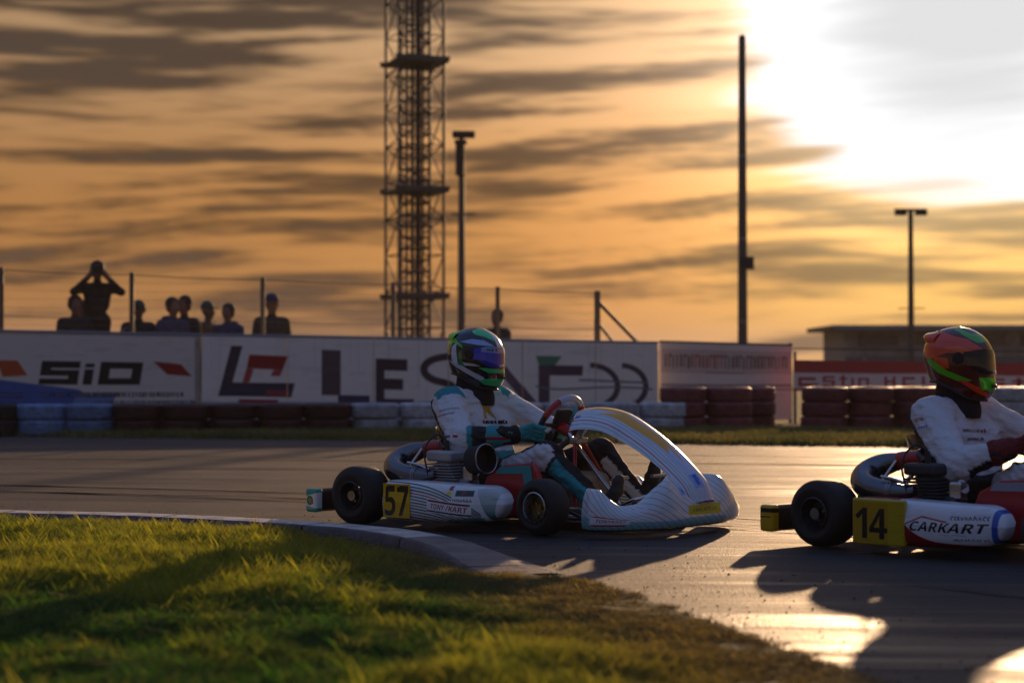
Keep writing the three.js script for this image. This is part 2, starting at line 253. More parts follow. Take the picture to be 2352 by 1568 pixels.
{
  const r = rng(21), spots = [], lush = lin(0.055, 0.165, 0.011), lime = lin(0.41, 0.42, 0.032), dry = lin(0.42, 0.30, 0.07), brown = lin(0.15, 0.095, 0.035);
  while (spots.length < 120000) {
    const depth = 3.3 + 7.2 * r() ** 1.15, x = (r() * 2 - 1) * (depth * 0.30) - 0.15, z = -depth;
    if (x > 1.35) continue;
    const d = inside(x, z); if (d < 0.03) continue;
    if (z < -6.7 && d < 0.27 + 0.06 * r()) continue;
    const big = n2(x * 0.62 + 1.3, z * 0.42), mid = n2(x * 1.9, z * 1.5 + 9), fine = n2(x * 7, z * 7);
    const edgeDry = 1 - smoothstep(d + 0.15 * mid, 0.1, 0.9), bare = smoothstep(n2(x * 1.4 + 20, z * 1.4) + 0.3 * fine, 0.35, 0.75) * (0.35 + 0.65 * smoothstep(x, -0.6, 0.6));
    if (r() < 0.45 * edgeDry + 0.85 * bare) continue;
    const g = smoothstep(big + 0.55 * mid + 0.3 * fine, -0.55, 0.6), c = lush.clone().lerp(lime, clamp(g + 0.3 * (r() - 0.5), 0, 1));
    const east = smoothstep(x + 0.4 * mid + 0.16 * (depth - 6), -0.45, 0.6);
    c.lerp(dry, clamp(0.7 * edgeDry + 0.35 * (r() < 0.2) + 0.5 * east * r(), 0, 0.9)); c.lerp(brown, clamp(0.85 * east * r() + 0.25 * edgeDry * r(), 0, 0.9));
    c.multiplyScalar(0.6 + 0.7 * r());
    spots.push([x, turfHeight(x, z, d) - 0.004, z, r() * 6.283, 0.75 + 0.5 * r() + 0.35 * g * (1 - edgeDry) - 0.45 * edgeDry + (r() < 0.03 ? 0.8 * (1 - edgeDry) : 0), (0.5 + 0.9 * r() * (0.5 + 0.6 * g)) * (1 - 0.35 * east), c]);
  }
  const a = tuft(rng(5), 8, 0.036, 0.028, 0.0016);
  grassField('infield_grass', 'short uneven green and yellow grass inside the bend in front of the karts', spots, a);
  // straws and specks that catch the light
  const straw = [];
  for (let i = 0; i < 700; i++) { const depth = 4 + 5 * r(), x = (r() * 2 - 1) * depth * 0.28, z = -depth, d = inside(x, z); if (d < 0.1 || x > 1.3) continue; straw.push([x, turfHeight(x, z, d) + 0.012 + 0.02 * r(), z, r() * 6.28, 0.8 + 0.6 * r(), 1, lin(0.42, 0.36, 0.22).multiplyScalar(0.7 + 0.5 * r())]); }
  grassField('dry_straw', 'scattered pale dry straws lying on the infield grass', straw, merge([rod([-0.03, 0, 0], [0.03, 0.008, 0.004], 0.0009, 0.0007, 5)]));
  // grit and clods thrown onto the asphalt along the edge
  const peb = [], pg = new THREE.IcosahedronGeometry(0.006, 0);
  for (let i = 0; i < 5200; i++) { const [ex, ez] = EDGE_FINE[Math.floor(r() * EDGE_FINE.length)], q = r() ** 2.2 * 0.9 * (r() < 0.8 ? 1 : -0.5), x = ex + q * 0.75, z = ez - q * 0.66 - 0.05; if (z > -3 || inside(x, z) > (z < -6.7 ? -0.12 : 0.25)) continue; peb.push([x, 0.006, z, r() * 6.28, 0.2 + 0.6 * r() ** 4, 0.7, lin(0.14, 0.11, 0.08).multiplyScalar(0.5 + r())]); }
  grassField('gravel', 'grit and crumbs of soil scattered on the asphalt along its inner edge', peb, pg).userData.category = 'gravel';
  const fs = [];
  for (let i = 0; i < 42000; i++) { const x = -8 + 16.5 * r(), z0 = farZ(x), z = z0 - 0.02 - (r() ** 0.8) * 4.0; if (z < -25) continue; const m = n2(x * 0.8, z * 0.8), c = lin(0.12, 0.14, 0.03).lerp(lin(0.30, 0.25, 0.07), clamp(0.5 + 0.5 * m + 0.4 * (r() - 0.5), 0, 1)); if (x < -5 && r() < 0.6) continue; fs.push([x, 0.0, z, r() * 6.283, 1.3 + r(), 0.8 + 0.6 * r(), c]); }
  grassField('verge_grass', 'strip of grass between the far edge of the track and the tyres', fs, tuft(rng(6), 7, 0.042, 0.06, 0.004));
}

// ------------------------------------------------------------------ wall, boards, tyres, fence, masts, building, spectators
// what runs along the far side of the track: [column of the photograph, distance]
const wallD = (qx) => lerp(22.6, 24.8, clamp(qx / 1510, -0.2, 1.2));
const wallTop = (qx) => lerp(1.235, 1.125, clamp(qx / 1510, -0.2, 1.2));
const smear = (g, w, h, n, r, c, lo, hi) => { for (let i = 0; i < n; i++) { g.fillStyle = c; g.globalAlpha = lo + (hi - lo) * r(); g.beginPath(); g.ellipse(r() * w, r() * h, 4 + r() * 60, 2 + r() * 14, 0, 0, 7); g.fill(); } g.globalAlpha = 1; };
function boardGeo(x0, z0, x1, z1, y0, h0, h1, thick = 0.05) {   // an upright slab between two feet, its face towards the track
  const A = V(x0, 0, z0), B = V(x1, 0, z1), n = V(-(z1 - z0), 0, x1 - x0).normalize().multiplyScalar(thick), P = (p, y, k) => [p.x - n.x * k, y, p.z - n.z * k];
  const q = (a, b, c, d, uv) => { const g = new THREE.BufferGeometry(); g.setAttribute('position', new THREE.Float32BufferAttribute([...a, ...b, ...c, ...a, ...c, ...d], 3)); g.setAttribute('uv', new THREE.Float32BufferAttribute(uv ? [0, 0, 1, 0, 1, 1, 0, 0, 1, 1, 0, 1] : [0.01, 0.98, 0.02, 0.98, 0.02, 0.99, 0.01, 0.98, 0.02, 0.99, 0.01, 0.99], 2)); g.computeVertexNormals(); return g; };
  return merge([q(P(A, y0, 0), P(B, y0, 0), P(B, h1, 0), P(A, h0, 0), true), q(P(A, h0, 0), P(B, h1, 0), P(B, h1, 1), P(A, h0, 1)), q(P(B, y0, 1), P(A, y0, 1), P(A, h0, 1), P(B, h1, 1)), q(P(A, y0, 1), P(A, y0, 0), P(A, h0, 0), P(A, h0, 1)), q(P(B, y0, 0), P(B, y0, 1), P(B, h1, 1), P(B, h1, 0))]);
}
const wx = (qx) => [at(qx, wallD(qx)), -wallD(qx)];
function board(parent, name, q0, q1, tex, gap = 0.006, prj = 0, y0 = 0.0) {
  const [x0, z0] = wx(q0), [x1, z1] = wx(q1);
  return mesh(name, boardGeo(x0 + gap, z0 + prj, x1 - gap, z1 + prj, y0, wallTop(q0) - 0.03 - (prj ? 0.02 : 0), wallTop(q1) - 0.03 - (prj ? 0.02 : 0), prj ? 0.02 : 0.12), std(0xffffff, { map: tex, roughness: 0.62, bumpMap: rep(smudge, 2), bumpScale: 0.003 }), parent);
}
{
  const r = rng(31);
  // the blue and white banner at the far left: black lettering over a red swoosh, small lines of print below
  const banner = (seed, shift) => canvas(1024, 512, (g, w, h) => {
    const q = rng(seed); g.fillStyle = '#e6d8cb'; g.fillRect(0, 0, w, h);
    const grd = [['#3f62a8', 0.0, 0.56], ['#5575b4', 0.30, 0.66], ['#4a70b8', 0.55, 0.80]]; g.fillStyle = '#3f62a8'; g.beginPath(); g.moveTo(0, h * 0.46); g.lineTo(w * 0.42, h * 0.56); g.lineTo(w * 0.55, h * 0.72); g.lineTo(w, h * 0.80); g.lineTo(w, h); g.lineTo(0, h); g.fill();
    g.fillStyle = '#6f88bd'; g.beginPath(); g.moveTo(w * 0.40, h * 0.62); g.lineTo(w * 0.60, h * 0.62); g.lineTo(w * 0.57, h); g.lineTo(w * 0.37, h); g.fill();
    g.save(); g.translate(w * (0.24 + shift), h * 0.27); g.fillStyle = '#121213';
    g.transform(1, 0, -0.15, 1, 0, 0); const u = w * 0.01, e = h * 0.01; g.fillRect(0, 0, 19 * u, 7 * e); g.fillRect(0, 0, 5 * u, 12 * e); g.fillRect(0, 9 * e, 19 * u, 6 * e); g.fillRect(14 * u, 9 * e, 5 * u, 15 * e); g.fillRect(0, 18 * e, 19 * u, 6 * e); g.fillRect(21.5 * u, 8 * e, 4.5 * u, 16 * e); g.fillRect(21.5 * u, 2 * e, 4.5 * u, 4 * e); g.fillRect(29 * u, 0, 21 * u, 7 * e); g.fillRect(29 * u, 17 * e, 21 * u, 7 * e); g.fillRect(29 * u, 0, 5 * u, 24 * e); g.fillRect(45 * u, 0, 5 * u, 24 * e);
    g.restore();
    g.fillStyle = '#a01d14'; g.beginPath(); g.moveTo(w * 0.79, h * 0.26); g.lineTo(w * 0.93, h * 0.29); g.lineTo(w * 0.985, h * 0.42); g.lineTo(w * 0.86, h * 0.40); g.fill(); g.fillStyle = '#c7541d'; g.beginPath(); g.moveTo(w * 0.02, h * 0.27); g.lineTo(w * 0.12, h * 0.27); g.lineTo(w * 0.17, h * 0.42); g.lineTo(w * 0.05, h * 0.44); g.fill();
    for (const [x, y, n, c] of [[0.24, 0.59, 22, '#22345c'], [0.42, 0.59, 30, '#4e5248'], [0.5, 0.68, 30, '#55585a'], [0.0, 0.60, 9, '#1a2c54'], [0.0, 0.70, 12, '#1a2c54'], [0.40, 0.88, 12, '#2c3a66'], [0.60, 0.87, 14, '#2c3a66']]) for (let i = 0; i < n; i++) { g.fillStyle = c; const cw = w * (0.008 + 0.007 * q()); g.fillRect(w * x + i * w * 0.0175, h * y, cw, h * (0.045 + 0.01 * q())); if (q() > 0.4) { g.fillStyle = '#9aa3b8'; g.fillRect(w * x + i * w * 0.0175 + cw * 0.3, h * (y + 0.015), cw * 0.4, h * 0.018); } }
    smear(g, w, h, 90, q, '#2a1d14', 0.01, 0.06); smear(g, w, h, 60, q, '#e8dccb', 0.01, 0.06);
  });
  const left = thing('advertising_banner', 'blue and white banner with black lettering and a red swoosh, far left of the wall', 'banner');
  const [bx, bz] = wx(200);
  board(left, 'backing_wall', -330, 460, canvas(256, 128, (g, w, h) => { g.fillStyle = '#b5a596'; g.fillRect(0, 0, w, h); smear(g, w, h, 80, r, '#3a3028', 0.02, 0.1); }), 0.004);
  board(left, 'printed_sheet', -20, 452, banner(3, 0), 0.02, 0.03);
  board(left, 'printed_sheet', -330, -26, banner(4, 0.05), 0.02, 0.03);
  // the long white wall with large painted marks, in panels; one print runs over all of them
  const W0 = 462, W1 = 1512, px = (q) => ((q - W0) / (W1 - W0)) * 2048;
  const mural = canvas(2048, 420, (g, w, h) => {
    const q = rng(8); g.fillStyle = '#fbeee0'; g.fillRect(0, 0, w, h);
    const Y = (y) => ((y - 764) / (985 - 764)) * h, quad = (c, ...p) => { g.fillStyle = c; g.beginPath(); p.forEach(([x, y], i) => (i ? g.lineTo(px(x), Y(y)) : g.moveTo(px(x), Y(y)))); g.fill(); };
    quad('#3d3142', [530, 786], [556, 786], [524, 905], [500, 905]);                  // slanted dark stroke
    quad('#a31713', [572, 806], [662, 809], [650, 842], [566, 838]);                  // red bar
    quad('#b8433a', [566, 838], [582, 840], [572, 872], [556, 872]); quad('#b8433a', [628, 842], [650, 842], [644, 857], [622, 857]);
    quad('#3b3448', [512, 872], [676, 874], [668, 908], [500, 904]); quad('#a23a44', [614, 890], [664, 892], [662, 906], [610, 904]); quad('#b0232b', [548, 912], [640, 914], [636, 932], [544, 930]);
    quad('#5b4a4e', [738, 792], [782, 793], [782, 903], [738, 902]); quad('#3c3554', [776, 902], [850, 904], [850, 925], [776, 923]);
    quad('#42303b', [868, 812], [935, 813], [935, 842], [868, 841]); quad('#42303b', [868, 861], [925, 862], [925, 889], [868, 888]); quad('#42304a', [868, 911], [950, 912], [950, 934], [868, 932]); quad('#42303b', [862, 812], [882, 812], [882, 932], [862, 931]);
    g.lineCap = 'butt'; g.strokeStyle = '#46323f'; g.lineWidth = 34; g.beginPath(); g.moveTo(px(1040), Y(805)); g.bezierCurveTo(px(960), Y(805), px(955), Y(855), px(1010), Y(868)); g.bezierCurveTo(px(1075), Y(882), px(1050), Y(935), px(950), Y(928)); g.stroke();
    quad('#4d8a68', [1230, 800], [1290, 800], [1270, 832], [1240, 832]);
    quad('#6a5361', [1130, 822], [1158, 822], [1240, 930], [1212, 930]); quad('#5b4455', [1236, 824], [1262, 824], [1262, 932], [1236, 932]); quad('#54394c', [1262, 824], [1340, 824], [1338, 850], [1262, 850]);
    g.strokeStyle = '#54444f'; g.lineWidth = 26; g.beginPath(); g.ellipse(px(1356), Y(878), px(1356 + 62) - px(1356), Y(878 + 55) - Y(878), 0, -1.57, 1.57); g.stroke();
    g.beginPath(); g.ellipse(px(1428), Y(878), px(1428 + 56) - px(1428), Y(878 + 55) - Y(878), 0, -1.57, 1.57); g.stroke();
    g.lineWidth = 9; g.strokeStyle = '#6d7580'; g.beginPath(); g.moveTo(px(1230), Y(878)); g.bezierCurveTo(px(1300), Y(900), px(1380), Y(868), px(1500), Y(886)); g.moveTo(px(1330), Y(862)); g.lineTo(px(1490), Y(868)); g.stroke();
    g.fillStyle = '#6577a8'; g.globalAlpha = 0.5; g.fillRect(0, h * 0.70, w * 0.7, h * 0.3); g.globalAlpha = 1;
    smear(g, w, h, 240, q, '#4b3a30', 0.008, 0.05); smear(g, w, h, 160, q, '#e9ddd0', 0.01, 0.06);
    for (let i = 0; i < 50; i++) { g.fillStyle = '#4a3c34'; g.globalAlpha = 0.05 + 0.1 * q(); const x = q() * w; g.fillRect(x, 0, 1 + 3 * q(), h * (0.2 + 0.6 * q())); } g.globalAlpha = 1;
  });
  const wall = thing('painted_wall', 'long white wall with large dark and red painted letters behind the tyres', 'wall');
  const cuts = [462, 660, 858, 1030, 1200, 1368, 1512];
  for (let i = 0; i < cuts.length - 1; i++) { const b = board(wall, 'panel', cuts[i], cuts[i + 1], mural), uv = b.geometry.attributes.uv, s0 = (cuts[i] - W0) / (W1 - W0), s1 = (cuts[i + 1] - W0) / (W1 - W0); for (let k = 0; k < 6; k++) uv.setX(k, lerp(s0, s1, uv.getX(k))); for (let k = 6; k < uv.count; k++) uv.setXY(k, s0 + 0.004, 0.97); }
  const cap = (o, q0, q1, n) => { for (let i = 0; i < n; i++) { const a = lerp(q0, q1, i / n), b = lerp(q0, q1, (i + 1) / n), [x0, z0] = wx(a), [x1, z1] = wx(b); mesh('top_rail', rod([x0, wallTop(a) - 0.012, z0 - 0.03], [x1, wallTop(b) - 0.012, z1 - 0.03], 0.018, 0.018, 8), M.galv, o); } };
  cap(left, -330, 460, 3); cap(wall, 462, 1512, 4);
  // pale boards with rows of small print, then the red and white banner
  const pale = canvas(1024, 384, (g, w, h) => {
    const q = rng(15); g.fillStyle = '#e6d5cb'; g.fillRect(0, 0, w, h); g.fillStyle = '#cdb8ad'; g.fillRect(0, h * 0.08, w, h * 0.30);
    for (let i = 0; i < 34; i++) { g.fillStyle = i > 6 && i < 16 ? '#a8524a' : '#7a655d'; g.fillRect(w * 0.03 + i * w * 0.028, h * (0.14 + 0.02 * q()), w * (0.008 + 0.012 * q()), h * 0.16); if (q() > 0.5) g.fillRect(w * 0.03 + i * w * 0.028, h * 0.14, w * 0.022, h * 0.035); }
    g.fillStyle = '#8d5a52'; g.fillRect(w * 0.33, h * 0.365, w * 0.3, h * 0.012); g.fillStyle = '#8f8581'; g.fillRect(0, h * 0.52, w, h * 0.03); g.fillRect(0, h * 0.58, w, h * 0.02); smear(g, w, h, 80, q, '#57443c', 0.01, 0.05);
  });
  const p = thing('advertising_board', 'pale board with rows of small faded print above the tall red tyres', 'advertising board');
  const dP = (q) => lerp(25.2, 26.2, (q - 1512) / 310);
  mesh('board_sheet', boardGeo(at(1518, dP(1518)), -dP(1518), at(1818, dP(1818)), -dP(1818), 0.05, 1.12, 1.085, 0.04), std(0xffffff, { map: pale, roughness: 0.6 }), p);
  for (const q of [1519, 1668, 1817]) mesh('post', rod([at(q, dP(q)), 0, -dP(q) - 0.08], [at(q, dP(q)), 1.13, -dP(q) - 0.08], 0.025), M.galv, p);
  mesh('top_rail', rod([at(1516, dP(1516)), 1.135, -dP(1516) - 0.02], [at(1820, dP(1820)), 1.098, -dP(1820) - 0.02], 0.014), M.dark, p);
  const redB = canvas(1024, 256, (g, w, h) => {
    const q = rng(16); g.fillStyle = '#b8473f'; g.fillRect(0, 0, w, h); g.fillStyle = '#ead6cf'; g.fillRect(0, h * 0.40, w, h * 0.52);
    const R = (x, y, a, b) => { g.fillStyle = '#b5403a'; g.fillRect(w * x, h * y, w * a, h * b); }; 
    R(0.03, 0.55, 0.13, 0.10); R(0.03, 0.74, 0.15, 0.10); R(0.03, 0.55, 0.025, 0.3); R(0.21, 0.5, 0.09, 0.07); R(0.21, 0.63, 0.09, 0.07); R(0.21, 0.77, 0.09, 0.07); R(0.21, 0.5, 0.02, 0.18); R(0.28, 0.66, 0.02, 0.18); R(0.35, 0.47, 0.02, 0.37); R(0.33, 0.55, 0.06, 0.06); R(0.42, 0.55, 0.018, 0.29); R(0.47, 0.55, 0.018, 0.29); R(0.53, 0.55, 0.018, 0.29); R(0.47, 0.55, 0.07, 0.06);
    R(0.66, 0.5, 0.02, 0.35); R(0.72, 0.5, 0.02, 0.35); R(0.66, 0.64, 0.08, 0.06); R(0.79, 0.52, 0.09, 0.08); R(0.79, 0.76, 0.09, 0.08); R(0.79, 0.52, 0.02, 0.3); R(0.93, 0.5, 0.02, 0.35); smear(g, w, h, 60, q, '#5b2a22', 0.02, 0.07);
  });
  const rb = thing('advertising_banner', 'low red and white banner with broken red lettering behind the second driver', 'banner');
  const dR = (q) => 25.6;
  mesh('printed_sheet', boardGeo(at(1824, 25.6), -25.6, at(2140, 25.2), -25.2, 0.46, 0.885, 0.86, 0.03), std(0xffffff, { map: redB, roughness: 0.6 }), rb);
  mesh('printed_sheet', boardGeo(at(2143, 25.2), -25.2, at(2700, 24.6), -24.6, 0.44, 0.86, 0.80, 0.03), std(0xffffff, { map: redB, roughness: 0.6 }), rb);
  for (const [q, d, t] of [[1826, 25.7, 1.0], [1985, 25.5, 0.93], [2142, 25.3, 0.92], [2420, 25, 0.88]]) mesh('post', rod([at(q, d), 0, -d], [at(q, d), t, -d], 0.022), M.galv, rb);
  mesh('rail', rod([at(1820, 25.7), 1.045, -25.7], [at(2500, 25), 0.985, -25], 0.008), M.dark, rb);
}
// painted car tyres, stacked flat
{
  const prof = [[0.188, 0.020], [0.192, 0.012], [0.205, 0.006], [0.235, 0.001], [0.262, 0.004], [0.278, 0.018], [0.2835, 0.035], [0.2835, 0.058], [0.278, 0.061], [0.278, 0.067], [0.2845, 0.070], [0.285, 0.092], [0.279, 0.0945], [0.279, 0.0995], [0.285, 0.102], [0.2845, 0.124], [0.278, 0.127], [0.278, 0.133], [0.2835, 0.136], [0.2835, 0.157], [0.278, 0.175], [0.262, 0.189], [0.235, 0.192], [0.205, 0.187], [0.192, 0.181], [0.188, 0.173], [0.205, 0.150], [0.215, 0.096], [0.205, 0.042], [0.188, 0.020]].map(([a, b]) => new THREE.Vector2(a, b));
  const geo = toCreasedNormals(new THREE.LatheGeometry(prof, 44).scale(1, 0.93, 1), 0.7), r = rng(41);
  const scuffed = (c, rough = 0.42) => [0, 1, 2].map((k) => std(c.clone().multiplyScalar(0.85 + 0.15 * k), { roughness: rough + 0.06 * k, map: rep(smudge, 3 + k, 1), bumpMap: rep(grit, 4), bumpScale: 0.002 }));
  const paint = { white: scuffed(lin(0.74, 0.76, 0.80)), 'pale blue': scuffed(lin(0.22, 0.38, 0.66)), 'dark red': scuffed(lin(0.085, 0.016, 0.016)), 'brick red': scuffed(lin(0.32, 0.07, 0.072)), black: scuffed(lin(0.02, 0.02, 0.022), 0.6) };
  const ROW = { 1: ['bottom'], 2: ['bottom', 'top'], 3: ['bottom', 'middle', 'top'] }, num = { };
  function stack(x, z, rows, colour, bank, pos, tilt = 0) {
    for (let k = 0; k < rows; k++) {
      const m = mesh('barrier_tyre', geo, paint[colour][Math.floor(r() * 3)]);
      m.position.set(x + (r() - 0.5) * 0.025, k * 0.1795 + 0.002, z + (r() - 0.5) * 0.05); m.rotation.set((r() - 0.5) * 0.012 + (k === rows - 1 ? tilt : 0), r() * 6.28, (r() - 0.5) * 0.012);
      tag(m, `${colour} tyre, ${ROW[rows][k]} row, ${ORD[pos]} column of the ${bank}`, 'tyre', 'painted tyres of the crash barrier');
    }
  }
  let x = at(-70, 21.2), n = 0; const dA = (q) => lerp(21.1, 22.3, clamp(q / 1510, 0, 1));
  const seq = []; for (let q = -68; q < 1500; q += 109.5) seq.push(q);
  const banks = [['black', 'short black bank', 0, 20], ['pale blue', 'low blue bank at the left', 20, 250], ['dark red', 'low dark red bank', 250, 810], ['white', 'low white bank behind kart 57', 810, 1520]], cnt = {};
  for (const q of seq) { const c = q + 55, b = banks.find((k) => c < k[3] + 20) ?? banks[3]; cnt[b[1]] = (cnt[b[1]] ?? -1) + 1; stack(at(c, dA(c)), -dA(c), 2, b[0], b[1], cnt[b[1]]); }
  const dB = (q) => lerp(22.5, 23.2, (q - 1515) / 900); let i = 0;
  for (const q of [1570, 1675, 1741, 1893, 1997, 2100, 2204]) { if (q === 1741) continue; stack(at(q, dB(q)), -dB(q), 3, 'brick red', 'tall red bank', i++, 0.02); }
  stack(at(1736, 22.9), -22.9 - 0.35, 3, 'brick red', 'tall red bank, set back', i++, 0.02);
  i = 0; for (const q of [2312, 2414, 2516]) stack(at(q, dB(q) - 0.2), -dB(q) + 0.2, 3, 'white', 'tall white bank at the right', i++, 0.02);
}
// wire fence above the wall
{
  const f = thing('wire_fence', 'tall wire fence on thin steel posts behind the white wall', 'fence'), P = [[-298, 23.2], [2, 24], [302, 24.5], [603, 25], [903, 25.5], [1143, 25.9], [1372, 26.3]];
  const X = (k) => at(P[k][0], P[k][1]), Z = (k) => -P[k][1], top = (k) => lerp(2.08, 1.835, k / 6);
  P.forEach((_, k) => mesh('post', rod([X(k), 0, Z(k)], [X(k), top(k) + 0.03, Z(k)], k === 6 ? 0.045 : 0.032, undefined, 10), M.mast, f));
  for (let k = 0; k < 6; k++) {
    for (const [y, rad] of [[1, 0.006], [0.62, 0.004]]) { const mid = (top(k) + top(k + 1)) / 2 * y + (y < 1 ? 0.18 : 0) - 0.012; const a = top(k) * y + (y < 1 ? 0.18 : 0), b = top(k + 1) * y + (y < 1 ? 0.18 : 0); mesh('wire', bend([[X(k), a, Z(k)], [(X(k) + X(k + 1)) / 2, mid, (Z(k) + Z(k + 1)) / 2], [X(k + 1), b, Z(k + 1)]], rad, 8, false, 5), M.mast, f); }
    const net = []; for (let j = 1; j < 9; j++) { const h = 1.0 + (j / 9); const a = Math.min(h, top(k) - 0.04), b = Math.min(h, top(k + 1) - 0.04); net.push(rod([X(k), a, Z(k)], [X(k + 1), b, Z(k + 1)], 0.0016, 0.0016, 4, true)); }
    for (let j = 0; j < 46; j++) { const s = j / 46, x = lerp(X(k), X(k + 1), s), z = lerp(Z(k), Z(k + 1), s), x2 = lerp(X(k), X(k + 1), s + 0.02), z2 = lerp(Z(k), Z(k + 1), s + 0.02); net.push(rod([x, 0.9, z], [x2, lerp(top(k), top(k + 1), s) - 0.02, z2], 0.0012, 0.0012, 4, true)); }
    const nm = mesh('netting', merge(net), M.mast, f); nm.userData.kind = 'stuff';
  }
  mesh('stay', rod([X(6), 1.72, Z(6)], [at(1502, 26.9), 0.9, -26.9], 0.028), M.mast, f);
  mesh('stay', rod([X(6), 1.42, Z(6)], [at(1440, 26.6), 0.9, -26.6], 0.022), M.mast, f);
}
// lattice tower
{
  const D = 45, cx = at(952, D), o = thing('lattice_tower', 'tall steel lattice tower with three platforms and a central ladder shaft', 'tower', [cx, 0, -D], 0.35);
  const hw = 0.56, H = 17.4, bay = 0.88;
  for (const [a, b] of [[-1, -1], [1, -1], [1, 1], [-1, 1]]) mesh('leg', rod([a * hw, 0, b * hw], [a * hw, H, b * hw], 0.038, 0.038, 8), M.mast, o);
  const lat = [], crn = [[-1, -1], [1, -1], [1, 1], [-1, 1]];
  for (let y = 0, k = 0; y < H - bay; y += bay, k++) for (let s = 0; s < 4; s++) { const A = crn[s], B = crn[(s + 1) % 4]; const f = k % 2 ? [A, B] : [B, A]; lat.push(rod([f[0][0] * hw, y, f[0][1] * hw], [f[1][0] * hw, y + bay, f[1][1] * hw], 0.017, 0.017, 6, true)); lat.push(rod([A[0] * hw, y, A[1] * hw], [B[0] * hw, y, B[1] * hw], 0.015, 0.015, 6, true)); }
  mesh('lattice_bracing', merge(lat), M.mast, o).userData.kind = 'stuff';
  const core = [], cw = 0.29;
  for (const [a, b] of crn) core.push(rod([a * cw, 0, b * cw], [a * cw, H, b * cw], 0.032, 0.032, 6, true));
  for (let y = 0.1; y < H; y += 0.275) for (let s = 0; s < 4; s++) { const A = crn[s], B = crn[(s + 1) % 4]; core.push(rod([A[0] * cw, y, A[1] * cw], [B[0] * cw, y, B[1] * cw], 0.021, 0.021, 5, true)); if (Math.round(y / 0.275) % 2) core.push(rod([A[0] * cw, y, A[1] * cw], [B[0] * cw, y + 0.275, B[1] * cw], 0.015, 0.015, 5, true)); }
  mesh('ladder_shaft', merge(core), M.mast, o).userData.kind = 'stuff';
  for (const [x, z, r] of [[0.05, 0.06, 0.05], [-0.06, 0.02, 0.045], [0.13, -0.05, 0.04], [0.31, 0.2, 0.03], [-0.3, -0.1, 0.022]]) mesh('feeder_cable', rod([x, 0, z], [x, H, z], r, r, 8), M.dark, o);
  for (const q of [145, 441, 684]) { const y = EYE + (850 - q) / 95; const p = mesh('platform', box(1.34, 0.05, 1.34, 0, y, 0, 0.01), M.mast, o); for (const s of [-1, 1]) mesh('toe_board', box(1.36, 0.09, 0.02, 0, y + 0.07, s * 0.67, 0.004), M.mast, p); }
}
// slim poles
{
  const yq = (q, D) => EYE + ((850 - q) / 4275) * D;
  let D = 50, o = thing('floodlight_mast', 'slender mast with a floodlight head and a crossarm right of the lattice tower', 'mast', [at(1060, D), 0, -D]);
  mesh('pole', rod([0, 0, 0], [0, yq(300, D), 0], 0.12, 0.075, 12), M.mast, o);
  mesh('antenna_panel', box(0.24, 0.86, 0.12, -0.04, yq(367, D), 0.1, 0.03), M.dark, o);
  mesh('lamp_head', box(0.62, 0.18, 0.3, 0.06, yq(308, D), 0.05, 0.05), M.dark, o);
  mesh('lamp_head', box(0.34, 0.12, 0.24, -0.02, yq(326, D), 0.08, 0.04), M.dark, o);
  mesh('crossarm', box(0.66, 0.045, 0.06, 0.06, yq(491, D), 0, 0.01), M.mast, o);
  for (const s of [-1, 1]) mesh('bracket', rod([s * 0.1, yq(400, D), 0], [s * 0.02, yq(412, D), 0], 0.015), M.mast, o);
  D = 45; o = thing('tall_pole', 'tall plain pole with a small dark box, left of the bright sun glow', 'pole', [at(1706, D), 0, -D]);
  mesh('pole', rod([0, 0, 0], [0, yq(85, D), 0], 0.125, 0.085, 14), M.mast, o);
  mesh('equipment_box', box(0.34, 0.29, 0.24, 0.08, yq(603, D), 0.12, 0.02), M.dark, o);
  mesh('box_bracket', box(0.38, 0.02, 0.2, 0.1, yq(618, D), 0.12, 0.005), M.galv, o);
  mesh('cap', new THREE.SphereGeometry(0.088, 12, 8).translate(0, yq(85, D), 0), M.mast, o);
  for (const y of [1.9, 3.9, 5.9]) mesh('band', rod([0, y, 0], [0, y + 0.05, 0], 0.128 - 0.005 * y, 0.128 - 0.005 * y, 14), M.galv, o);
  D = 55; o = thing('lamp_post', 'lamp post with a flat crossbar head under the sun glow', 'lamp post', [at(2093, D), 0, -D]);
  mesh('pole', rod([0, 0, 0], [0, yq(484, D), 0], 0.11, 0.07, 12), M.mast, o);
  mesh('crossbar', box(0.96, 0.07, 0.16, 0, yq(481, D), 0, 0.02), M.dark, o);
  for (const s of [-1, 1]) { mesh('lamp_head', box(0.34, 0.12, 0.26, s * 0.3, yq(489, D), 0.03, 0.03), M.dark, o); }
  mesh('crossarm', box(0.8, 0.03, 0.05, 0.02, yq(707, D), 0, 0.008), M.mast, o);
}
